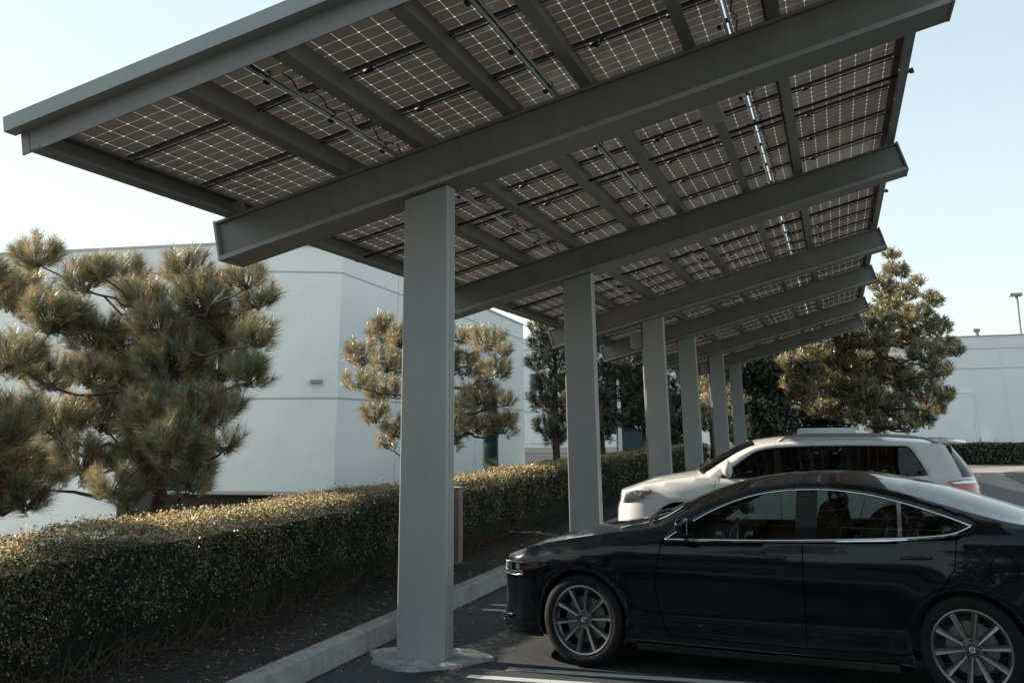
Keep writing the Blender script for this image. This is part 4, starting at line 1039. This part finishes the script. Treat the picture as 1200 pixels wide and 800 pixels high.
# ------------------------------------------------------------------ trees
ndG=leafmat('needle_green',(.095,.108,.052),.4,.4,.16,tcol=(.12,.13,.04),var=.3,vs=1.2)
ndO=leafmat('needle_olive',(.26,.24,.12),.45,.4,.18,tcol=(.25,.20,.08),var=.3,vs=1.2)
ndT=leafmat('needle_tan',(.52,.44,.28),.45,.4,.14,tcol=(.42,.29,.14),var=.3,vs=1.2)
ndD=leafmat('needle_dark',(.020,.034,.022),.2,.5,.06,var=.35,vs=.8)
ndR=leafmat('needle_rust',(.12,.065,.04),.35,.5,.08,var=.3,vs=1.2)
def needles(name,C,D,parent,n,L,wd,mats,probs,spread=.9,slen=.16):
    """C shoot bases, D shoot directions; n needles a shoot, bottle-brush"""
    m=len(C);C=np.repeat(C,n,0);D=np.repeat(D,n,0);T=nr.uniform(0,1,m*n)[:,None]
    r=nr.normal(0,1,(m*n,3));r-=D*np.sum(r*D,1)[:,None];r/=np.linalg.norm(r,axis=1)[:,None]
    dirn=D*nr.uniform(.35,1.1,(m*n,1))+r*spread*nr.uniform(.5,1.,(m*n,1));dirn[:,2]+=.05;dirn/=np.linalg.norm(dirn,axis=1)[:,None]
    A=C+D*T*slen;ln=L*nr.uniform(.65,1.15,(m*n,1));s=np.cross(dirn,nr.normal(0,1,(m*n,3)));s/=np.linalg.norm(s,axis=1)[:,None]
    v=np.empty((m*n,3,3));v[:,0]=A-s*wd*.5;v[:,1]=A+s*wd*.5;v[:,2]=A+dirn*ln+np.array([0,0,-1])*ln*.08
    N_=m*n;me=bpy.data.meshes.new(name);me.vertices.add(N_*3);me.vertices.foreach_set('co',v.reshape(-1))
    me.loops.add(N_*3);me.loops.foreach_set('vertex_index',np.arange(N_*3));me.polygons.add(N_)
    me.polygons.foreach_set('loop_start',np.arange(N_)*3);me.polygons.foreach_set('loop_total',np.full(N_,3))
    for k in mats: me.materials.append(k)
    mi=np.repeat(nr.choice(len(mats),m,p=probs),n);fl=nr.rand(N_)<.15;mi[fl]=nr.choice(len(mats),fl.sum(),p=probs)
    me.polygons.foreach_set('material_index',mi.astype(np.int32));me.update(calc_edges=True)
    o=bpy.data.objects.new(name,me);COL.objects.link(o);o.parent=parent;return o
def limb(b,p0,p1,r0,r1,sag=.0,k=7,wob=.06,q=rnd):
    p0=Vector(p0);p1=Vector(p1);pts=[];L=(p1-p0).length
    for i in range(k+1):
        t=i/k;p=p0.lerp(p1,t);p.z+=-sag*L*sin(PI*t);w_=wob*L*sin(PI*t)
        pts.append(p+Vector((q.uniform(-w_,w_),q.uniform(-w_,w_),q.uniform(-w_,w_))))
    b.tube(pts,[r0+(r1-r0)*(i/k)**.8 for i in range(k+1)],7,0,False);return pts
def pine(name,label,base,trunk,clumps,cfg,group='pine trees'):
    """trunk: points; clumps: (centre, radius). all world coordinates"""
    base=Vector(base);t=thing(name,label,'tree',base,0,group)
    b=MB();tr=[Vector(p)-base for p in trunk];R0=cfg.get('r0',.13)
    # densify the trunk
    pts=[];
    for i in range(len(tr)-1):
        for j in range(4): pts.append(tr[i].lerp(tr[i+1],j/4)+Vector((rnd.uniform(-.02,.02),rnd.uniform(-.02,.02),0)))
    pts.append(tr[-1]);n=len(pts);b.tube(pts,[R0*(1-.75*i/(n-1))*(1+.35*math.exp(-i*1.2)) for i in range(n)],10)
    C=[];D=[]
    bb=MB()
    for c,r in clumps:
        c=Vector(c)-base
        # attach to the nearest lower point of the trunk
        best=min(pts,key=lambda p:(p-c).length+ (2. if p.z>c.z+.1 else 0))
        e=c-Vector((0,0,r*.35));lp=limb(bb,best,e,max(.018,R0*.35*(1-best.z/(pts[-1].z+.5))+.02),.010,sag=.08)
        ns=int(cfg['shoots']*(r/cfg['rref'])**2)
        for k in range(ns):
            d=Vector((rnd.gauss(0,1),rnd.gauss(0,1),rnd.gauss(0,1)*.75+.25)).normalized();rr=r*rnd.uniform(.35,1.)**.6
            p=c+Vector((d.x*rr,d.y*rr,d.z*rr*.8))
            dd=(d*.8+Vector((rnd.uniform(-.3,.3),rnd.uniform(-.3,.3),1.0))).normalized()
            C.append(p-dd*cfg['slen']*.5);D.append(dd)
            if k%cfg.get('tw',3)==0: bb.tube([e+Vector((rnd.uniform(-1,1),rnd.uniform(-1,1),rnd.uniform(-1,1)))*r*.2,e.lerp(p,.5)+Vector((0,0,-.05*r)),p],[.010,.007,.004],4,0,False)
    b.build('trunk',bark,t,smooth=True,local=True);bb.build('branches',bark,t,smooth=True,local=True)
    needles('crown',np.array([tuple(c) for c in C]),np.array([tuple(d) for d in D]),t,cfg['n'],cfg['L'],cfg['w'],cfg['mats'],cfg['probs'],cfg.get('spread',.9),cfg['slen'])
    return t
def from_px(lst,Y,scale,dd=.8,q=rnd):
    out=[]
    for e in lst:
        x,y,r=e[:3];d=e[3] if len(e)>3 else q.uniform(-dd,dd);p=onY(x,y,Y+d);k=(p-CAM).dot(_fw);out.append((tuple(p),r*k/F*scale))
    return out
# the big near pine at the left
cl=[(45,300,30),(100,330,28),(118,318,20),(20,345,42),(62,372,42),(112,395,36),(150,325,26),(168,352,30),(190,385,40),(218,318,30),(240,350,38),(262,385,40),(288,330,24),(302,352,24),(300,395,26),(205,425,48),(255,430,46),(292,440,26),(150,448,34),(105,440,30),(60,440,36),(15,420,38),(125,490,40),(70,498,40),(180,488,42),(232,485,38),(262,478,26),(20,500,40),(265,520,18),(95,540,36),(45,560,34),(205,540,36),(160,535,36),(235,552,22),(130,572,26),(180,560,34),(225,565,26),(150,590,18),(205,520,34),(150,410,38,.9),(230,400,40,1.0),(190,450,45,.9)]
C1=from_px(cl,11.6,.92,.85)
base=onY(175,600,11.6);base.z=.1
pine('pine_tree','big bushy pine at the far left, rising behind the hedge',base,[base,base+Vector((.10,.05,.9)),base+Vector((-.12,.05,1.6)),base+Vector((.0,.0,2.4)),base+Vector((.15,.1,3.3))],C1,
  dict(shoots=98,rref=.46,n=88,L=.215,w=.0050,spread=.72,slen=.22,mats=[ndG,ndO,ndT,ndR],probs=[.34,.36,.22,.08],r0=.13,tw=2))
cl=[(-40,330,40),(-60,420,50),(-50,520,50),(-30,585,35),(8,500,38),(15,548,34),(28,585,24),(-90,380,50),(-10,590,24),(-80,470,50)]
base=onY(-75,650,6.6);base.z=.1
pine('pine_tree','pine cut off by the left edge of the photo, only its right side tufts showing',base,[base,base+Vector((.05,.05,.9)),base+Vector((-.05,.05,1.8)),base+Vector((.0,.0,2.9))],from_px(cl,6.6,1.,.45),
  dict(shoots=100,rref=.28,n=85,L=.16,w=.0040,spread=.72,slen=.15,mats=[ndG,ndO,ndT,ndR],probs=[.34,.36,.22,.08],r0=.12,tw=2))
# second pine behind the nearest column
cl=[(448,392,22),(425,415,24),(455,425,26),(418,447,18),(448,458,24),(440,487,20),(462,505,18),(452,520,12),(470,400,24),(500,395,22),(520,420,22),(540,395,16),(572,400,24),(592,412,12),(548,430,22),(580,435,22),(565,462,26),(545,470,20),(595,470,14),(590,500,20),(560,498,24),(530,495,24),(500,450,34),(490,490,28),(530,520,14),(601,492,12),(520,385,14),(450,380,14)]
base=onY(520,575,20.);base.z=.1
pine('pine_tree','tan and green pine standing right behind the nearest column, spreading out both sides',base,[base,base+Vector((-.1,0,1.2)),base+Vector((.05,0,2.2)),base+Vector((-.05,0,3.7))],from_px(cl,20.,.90,.9),
  dict(shoots=72,rref=.42,n=52,L=.17,w=.008,slen=.2,mats=[ndG,ndO,ndT,ndR],probs=[.22,.30,.34,.14],r0=.12,tw=3))
# slim pine by the building corner
cl=[(635,402,16),(652,420,18),(630,425,14),(660,398,14),(645,448,20),(664,448,12),(633,470,16),(655,478,20),(640,500,16),(662,500,16),(650,515,14),(632,385,14),(675,430,12),(650,395,16),(680,470,18),(690,410,16)]
base=onY(652,545,31.);base.z=.1
pine('pine_tree','slim pine seen between the white building corner and the second column',base,[base,base+Vector((.0,0,1.6)),base+Vector((.05,0,3.2)),base+Vector((.0,0,5.0))],from_px(cl,31.,1.,1.),
  dict(shoots=60,rref=.45,n=28,L=.22,w=.018,slen=.25,mats=[ndG,ndD,ndT,ndR],probs=[.34,.33,.21,.12],r0=.13,tw=4))
# trees seen between the further columns
cl=[(712,430,18),(735,428,20),(752,440,20),(742,462,18),(758,468,14),(712,468,12),(716,490,12),(735,492,14),(708,510,12),(765,420,20),(728,445,16),(748,485,8)]
base=onY(708,540,40.);base.z=.1
pine('pine_tree','open dark pine seen between the second and third columns',base,[base,base+Vector((-.1,0,1.8)),base+Vector((.2,0,3.4)),base+Vector((.6,0,5.2))],from_px(cl,40.,1.,1.2),
  dict(shoots=75,rref=.6,n=22,L=.24,w=.032,slen=.28,mats=[ndD,ndG,ndO],probs=[.62,.28,.10],r0=.14,tw=4))
cl=[(788,470,10),(793,495,11),(790,515,10),(784,445,9),(797,525,9),(786,432,7),(800,470,10),(795,450,10)]
base=onY(795,545,44.);base.z=.1
pine('dark_tree','narrow near black tree seen between the third and fourth columns',base,[base,base+Vector((-.1,0,1.8)),base+Vector((-.3,0,3.6)),base+Vector((-.7,0,5.4))],from_px(cl,44.,1.,.6),
  dict(shoots=60,rref=.5,n=20,L=.20,w=.03,slen=.24,mats=[ndD,ndG],probs=[.8,.2],r0=.16,tw=3))
cl=[(826,450,12),(832,470,13),(826,492,12),(868,505,12),(832,435,10),(862,490,12),(840,480,12),(850,460,12),(866,470,10)]
base=onY(836,535,42.);base.z=.1
pine('pine_tree','small golden pine glimpsed between the fourth and sixth columns',base,[base,base+Vector((0,0,1.8)),base+Vector((.1,0,4.2))],from_px(cl,42.,1.,.7),
  dict(shoots=44,rref=.5,n=20,L=.2,w=.03,slen=.24,mats=[ndT,ndO,ndG],probs=[.5,.3,.2],r0=.13,tw=4))
# the big pine beyond the white SUV
cl=[(1045,300,11),(1050,318,16),(1035,335,17),(1062,345,17),(1075,330,9),(1045,365,24),(1075,370,20),(1092,352,14),(1020,372,18),(1100,385,19),(1062,395,26),(1025,400,24),(1110,408,18),(1085,415,24),(990,400,20),(985,425,24),(1015,430,26),(955,418,22),(945,440,24),(925,425,14),(975,455,28),(1010,462,28),(940,465,20),(925,450,12),(1045,440,30),(1075,455,28),(1100,435,18),(1122,412,10),(1108,463,13),(1095,478,16),(1050,480,26),(1080,492,16),(1010,488,22),(985,480,20),(960,480,16),(1035,500,14),(1065,498,14),(1032,378,20),(1040,350,16),(1050,395,20)]
base=onY(1022,540,40.);base.z=.05
pine('pine_tree','largest pine beyond the white SUV, its left side golden in the sun',base,[base,base+Vector((.3,0,2.2)),base+Vector((.8,0,4.8)),base+Vector((1.25,0,6.8)),],from_px(cl,40.,.88,2.0),
  dict(shoots=240,rref=.85,n=22,L=.22,w=.030,slen=.26,mats=[ndG,ndO,ndT,ndD],probs=[.28,.24,.33,.15],r0=.24,tw=6))
# dark broadleaf mass at the middle
def broad(name,label,base,H,W,dens,size,mats,probs,seed,group):
    base=Vector(base);t=thing(name,label,'tree',base,0,group);q=random.Random(seed)
    b=MB();b.tube([(0,0,0),(.05,0,H*.25),(0,.05,H*.5),(.1,0,H*.8)],[.2,.16,.11,.04],9)
    P=[];N=[]
    for k in range(17):
        a=q.uniform(0,2*PI);r=q.uniform(.1,.75)*W/2;z=H*q.uniform(.22,.86);c=Vector((r*cos(a),r*sin(a),z));R=W*q.uniform(.14,.24)*(1.15-.5*z/H)
        limb(b,(0,0,z*.55),c,.07,.02,k=4,q=q)
        n=int(dens*R*R*12);d=nr.normal(0,1,(n,3));d/=np.linalg.norm(d,axis=1)[:,None];rr=R*nr.uniform(.3,1.08,n)**.5
        P.append(np.array(c)+d*rr[:,None]*np.array([1,1,.8]));N.append(d)
    b.build('trunk',bark,t,smooth=True,local=True)
    leaves('crown',np.concatenate(P),np.concatenate(N),size,mats,probs,t,asp=.6,jit=.8);return t
dk=leafmat('dark_leaf',(.022,.034,.018),.25,.4,.08,var=.35,vs=.7);dk2=leafmat('dark_leaf_olive',(.05,.055,.024),.3,.4,.08,var=.3,vs=.7)
for i,(x,Y,H,W,lab) in enumerate(((885,52,8.6,6.5,'dark dense tree just right of the last column, behind the white vehicle'),(925,58,8.4,7.,'dark dense tree behind the golden side of the large pine'),(845,57,8.8,6.,'dark dense tree behind the last two columns'),(985,62,8.0,7.5,'dark dense tree directly behind the large pine'),(740,60,10.0,8.,'tall dark tree seen high between the second and third columns'))):
    p=onY(x,520,Y);broad('dark_tree',lab,(p.x,Y,.0),H,W,85,.26,[dk,dk2,ndD],[.6,.15,.25],30+i,'dark trees behind the carport')
# little tree top over the far roof
p=onY(1176,388,112);broad('distant_tree','small round treetop peeking over the far right roof',(p.x,112,.0),11.9,3.2,160,.30,[dk2,dk],[.6,.4],77,None)

# ------------------------------------------------------------------ buildings
def wall_box(b,p0,p1,z0,z1,th,m=0):
    p0=Vector((p0[0],p0[1],0));p1=Vector((p1[0],p1[1],0));d=(p1-p0).normalized();n=Vector((d.y,-d.x,0))
    q=[p0,p1,p1-n*th,p0-n*th]
    b.hexa([(*p.xy,z0) for p in q]+[(*p.xy,z1) for p in q],m)
def on_wall(b,p0,p1,s0,s1,z0,z1,out,th,m=0):
    """panel on the wall's face, s measured from p0"""
    p0=Vector((p0[0],p0[1],0));p1=Vector((p1[0],p1[1],0));d=(p1-p0).normalized();n=Vector((d.y,-d.x,0))
    a=p0+d*s0+n*out;c=p0+d*s1+n*out
    q=[a,c,c-n*th,a-n*th];b.hexa([(*p.xy,z0) for p in q]+[(*p.xy,z1) for p in q],m)
KB=.51
WA,WB,W1,W0=[(p[0]*KB,p[1]*KB) for p in ((-24.85,47.3),(-28.4,92.),(-30.3,44.3),(-44.,42.4))]
def zb_(z): return (z-1.815)*KB+1.815
WN=(-56,46.)
off=thing('office_building','long white concrete building with thin joint lines along the left behind the pines','building',(WA[0],WA[1],0))
# normals must face the camera: order points so that (dy,-dx) points to +x
b=MB();Hh=zb_(11.4)
for a,c in ((W0,W1),(W1,WA)): wall_box(b,a,c,-1.5,Hh,.4)
b.build('wall',wallm,off)
b=MB();wall_box(b,WA,WB,-1.5,Hh,.4);wall_box(b,WB,(-34,WB[1]+1),-1.5,Hh,.4)
b.add([(*W0,Hh-.6),(*W1,Hh-.6),(*WA,Hh-.6),(*WB,Hh-.6),(-34,49,Hh-.6)],[(0,1,2,3,4)])
b.build('wall',wallm2,off)
b=MB();b2=MB()
def dist(a,c): return math.hypot(a[0]-c[0],a[1]-c[1])
for a,c in ((W0,W1),(W1,WA),(WA,WB)):
    L=dist(a,c)
    for z in (zb_(10.0),zb_(3.42)): on_wall(b,a,c,0,L,z-.025,z+.025,.004,.02)
    s=2.1 if a==W0 else (4.4 if a==W1 else 4.6)
    while s<L-1:
        on_wall(b2,a,c,s-.011,s+.011,0,Hh,.006,.02);s+=4.6
b.build('reveal_joint',groove,off);b2.build('panel_joint',groove,off)
b=MB()
for a,c in ((W0,W1),(W1,WA),(WA,WB)): on_wall(b,a,c,-.02,dist(a,c)+.02,Hh,Hh+.06,.05,.5)
b.build('coping',galv if False else groove,off)
# dark loading opening on the near wall, door slots on the long wall
def hitwall(x,y,a,c):
    d=Vector((c[0]-a[0],c[1]-a[1],0)).normalized();n=Vector((d.y,-d.x,0));p=hit(x,y,n,n.dot(Vector((a[0],a[1],0))));return (p-Vector((a[0],a[1],0))).dot(d),p.z
s1,z1=hitwall(255,461,W0,W1);s0,_=hitwall(150,461,W0,W1)
b=MB();on_wall(b,W0,W1,s0,s1,-1.1,z1,.01,.03);b.build('loading_opening',darkdoor,off)
b=MB();on_wall(b,W0,W1,s0+.3,s1-1.4,.4,1.1,.02,.005);b.build('loading_dock_bumper',mat('dock_grey',(.14,.15,.15),.7,var=.2),off)
for x0,x1,ya,nm in ((566,582,458,'tall_door'),):
    s0,za=hitwall(x0,ya,WA,WB);s1,_=hitwall(x1,ya,WA,WB)
    b=MB();on_wall(b,WA,WB,s0,s1,-1.1,za,.02,.03);d_=b.build(nm,darkglass,off)
    b=MB();on_wall(b,WA,WB,s0-.05,s0,0,za+.05,.05,.06);on_wall(b,WA,WB,s1,s1+.05,0,za+.05,.05,.06);on_wall(b,WA,WB,s0,s1,za,za+.05,.05,.06);f_=b.build('door_frame',groove,off);f_.parent=d_;f_.location=(0,0,0)
# wall lamp
s,z=hitwall(372,447,W1,WA)
b=MB();on_wall(b,W1,WA,s-.20,s+.14,z-.05,z+.05,.16,.16);tag(b.build('wall_lamp',steel_c,off,bevel=.03))
# mid building, seen through the columns
mid=thing('white_building','white building with dark windows seen in the gaps between the columns','building',(-30,118,0))
b=MB();b.box(-52,-14,118,119,-.5,12.5);b.build('wall',wallm,mid)
b=MB();b.box(-52,-14,117.97,118,11,11.12);b.box(-52,-14,117.97,118,3.6,3.72);b.build('reveal_joint',groove,mid)
b=MB()
for x0,x1,ya,yb in ((622,637,438,456),(650,662,438,456),(690,712,438,456),(720,752,438,456),(622,638,519,540)):
    p=onY(x0,ya,117.95);q=onY(x1,yb,117.95);bb=MB();bb.box(p.x,q.x,117.90,117.96,max(q.z,.0),p.z);wn_=bb.build('window',darkglass,mid)
    bb=MB();bb.box(p.x-.15,p.x,117.86,117.95,max(q.z,.0),p.z);bb.box(q.x,q.x+.15,117.86,117.95,max(q.z,.0),p.z);f_=bb.build('window_frame',groove,mid);f_.parent=wn_;f_.location=(0,0,0)
bin_=thing('dumpster','dark teal metal dumpster beyond the hedge, between the second and third columns','dumpster',(onY(738,530,58).x,58,0))
p=onY(722,504,57.5);q=onY(753,504,57.5);b=MB();b.box(p.x,q.x,57.5,59.2,.15,p.z);b.build('container',mat('teal_metal',(.01,.045,.055),.4,metal=.2,var=.15),bin_,bevel=.03)
b=MB();b.box(p.x-.06,q.x+.06,57.42,59.26,p.z,p.z+.07);b.build('lid',darkp,bin_);b=MB()
for x in (p.x+.2,q.x-.3):
    for y in (57.6,59.0): b.box(x,x+.12,y,y+.08,0,.15)
b.build('foot',darkp,bin_)
# far right warehouse
far=thing('warehouse','pale concrete warehouse with a framed door recess at the far right behind the pine','building',(12,100,0))
b=MB();b.box(-14,48,100,101,-.3,9.35);b.build('wall',wallm2,far)
b=MB();b.box(-14.05,48.05,99.93,101.05,9.35,9.45);b.box(-14,48,99.985,100,6.45,6.53)
b.box(-14,48,99.985,100,8.2,8.26);b.build('reveal_joint',groove,far)
b=MB()
for x in (-2,6.,14.65,23.,31.): b.box(x-.05,x+.05,99.975,99.984,0,9.35)
b.build('panel_joint',mat('light_joint',(.8,.82,.82),.8,var=.03),far)
b=MB();b.box(5.6,11.85,99.90,99.97,4.36,4.46);b.box(11.78,11.9,99.88,99.97,0,4.36);b.build('door_frame',mat('white_trim',(.85,.85,.84),.6,var=.03),far)
b=MB();b.box(5.7,11.77,99.955,99.97,0,4.34);b.build('roller_door',wallm,far)
b=MB();b.tube([(onY(1144,385,103).x,103,8.5),(onY(1144,385,103).x,103,10.05)],.16,8);b.box(onY(1144,385,103).x-.28,onY(1144,385,103).x+.28,102.8,103.2,10.0,10.3);b.build('roof_vent',steel,far)
b=MB();b.box(10.9+1.2,13.0,99.4,99.8,.1,.55);b.build('wall_spotlight',galv,far)
# far hedge in front of it
fh=thing('far_hedge','low dark clipped hedge in front of the warehouse at the right','hedge',(14,50,.0))
b=MB();b.box(1.,30,49.75,51.,0,.78);b.build('dense_core',core,fh)
n=26000;P=np.stack([nr.uniform(.8,30,n),nr.choice([0,1],n)*1.,nr.uniform(0,1,n)],1)
top=nr.rand(n)<.35;y_=np.where(top,nr.uniform(49.65,51.1,n),49.68+nr.normal(0,.04,n));z_=np.where(top,.84+nr.normal(0,.03,n),nr.uniform(.05,.86,n))
leaves('leaves',np.stack([P[:,0],y_,z_],1),np.where(top[:,None],np.array([[0,0,1.]]),np.array([[0,-1.,.2]])),.13,[leafA,leafD,dk],[.4,.25,.35],fh).location=-Vector(fh.location)
# white vehicle / low wall under the trees
tr=thing('box_trailer','long low white trailer seen under the dark trees above the SUV roof','trailer',(onY(912,520,56).x,56,0))
p=onY(876,503,55.);q=onY(1003,503,55.);b=MB();b.box(p.x,q.x,55.,57.2,.55,p.z+.02);b.build('box_body',mat('trailer_white',(.62,.65,.66),.5,var=.06),tr,bevel=.04)
b=MB()
for x in (p.x+1.2,p.x+2.1,q.x-1.0):
    for y in (55.25,56.95): b.lathe([(0,-.1),(.38,-.1),(.38,.1),(0,.1)],20,c=(x,y,.38))
b.build('wheel',tyre,tr)
# poles
lp=thing('street_light','grey parking lot light pole with a flat head rising behind the far right warehouse','street light',(onY(1198,440,106).x,106,0))
x=lp.location.x;tp=onY(1191,347,106)
b=MB();b.tube([(x,106,0),(x,106,.6)],.3,10);b.tube([(x,106,.6),(tp.x+.02,106,tp.z)],[.17,.13],8);b.build('pole',steel_c,lp,smooth=True)
b=MB();b.box(tp.x-.62,tp.x+.5,105.5,106.5,tp.z,tp.z+.28);b.build('lamp_head',steel_c,lp,bevel=.03)
fp=thing('flag_pole','slim white pole standing between the second and third columns','pole',(onY(727,525,46).x,46,0))
x=fp.location.x;tp=onY(724,418,46);b=MB();b.tube([(x,46,0),(x,46,.3),(tp.x,46,tp.z+2.5)],[.14,.085,.07],10);b.build('shaft',mat('white_pole',(.75,.77,.77),.5,var=.05),fp,smooth=True)
b=MB();b.lathe([(0,tp.z+2.7),(.1,tp.z+2.6),(.1,tp.z+2.5),(0,tp.z+2.48)],12,axis='z',c=(tp.x,46,0));b.build('finial',steel_c,fp,smooth=True)
# pinkish utility post at the hedge
px_=onZ(533,641,.13)
up_=thing('utility_post','short square pinkish concrete post at the hedge foot, just right of the nearest column','post',(-5.1,13.1,.12))
b=MB();b.box(-5.27,-4.96,13.03,13.18,.1,1.03);b.build('post_body',mat('pink_concrete',(.22,.165,.145),.85,var=.15,scale=6,bump=.2),up_,bevel=.012)
b=MB();b.box(-5.28,-4.95,13.015,13.195,1.031,1.055);b.build('post_cap',mat('pink_concrete_cap',(.25,.19,.165),.85,var=.15,scale=6),up_,bevel=.008)
# dark picnic table behind the hedge
p=onY(168,577,13.6);q=onY(345,577,13.6);zt=.5*(p.z+q.z)-.02;cx_=(p.x+q.x)/2
pt=thing('picnic_table','dark topped picnic table just behind the hedge, below the big near pine','table',(cx_,14.,.1))
b=MB();b.box(p.x,q.x,13.6,14.35,zt-.05,zt);b.build('table_top',mat('dark_plank',(.012,.015,.019),.85,var=.2,scale=4),pt,bevel=.01)
b=MB();b.box(p.x+.05,q.x-.05,13.66,14.29,zt-.30,zt-.052);b.build('apron',mat('bench_plank',(.05,.045,.04),.7,var=.2),pt)
for yy in (13.2,14.75):
    b=MB();b.box(p.x+.1,q.x-.1,yy-.13,yy+.13,.48,.53);b.build('bench_seat',MATS['bench_plank'],pt)
for xx in (p.x+.35,q.x-.35):
    b=MB();b.tube([(xx,13.25,.1),(xx,13.8,zt-.06)],.03,6);b.tube([(xx,14.7,.1),(xx,14.15,zt-.06)],.03,6);b.tube([(xx,13.0,.46),(xx,14.95,.46)],.025,6);b.build('leg_frame',steel,pt)
# tree line behind the viewer, mirrored in the sedan's doors
P=[];N=[]
for k in range(60):
    x=-30+k*1.1+rnd.uniform(-.5,.5);z=rnd.uniform(.6,6.4)*(.7+.3*sin(k*.7));R_=rnd.uniform(1.3,2.3);n=520
    d=nr.normal(0,1,(n,3));d/=np.linalg.norm(d,axis=1)[:,None];P.append(np.array([x,-12+rnd.uniform(-1.5,1.5),z])+d*R_*nr.uniform(.5,1,n)[:,None]);N.append(d)
tl_=leaves('tree_line',np.concatenate(P),np.concatenate(N),.42,[dk,dk2],[.7,.3],None,asp=.7);tag(tl_,'dark line of trees across the lot, mirrored in the doors of the black sedan','trees',kind='stuff')
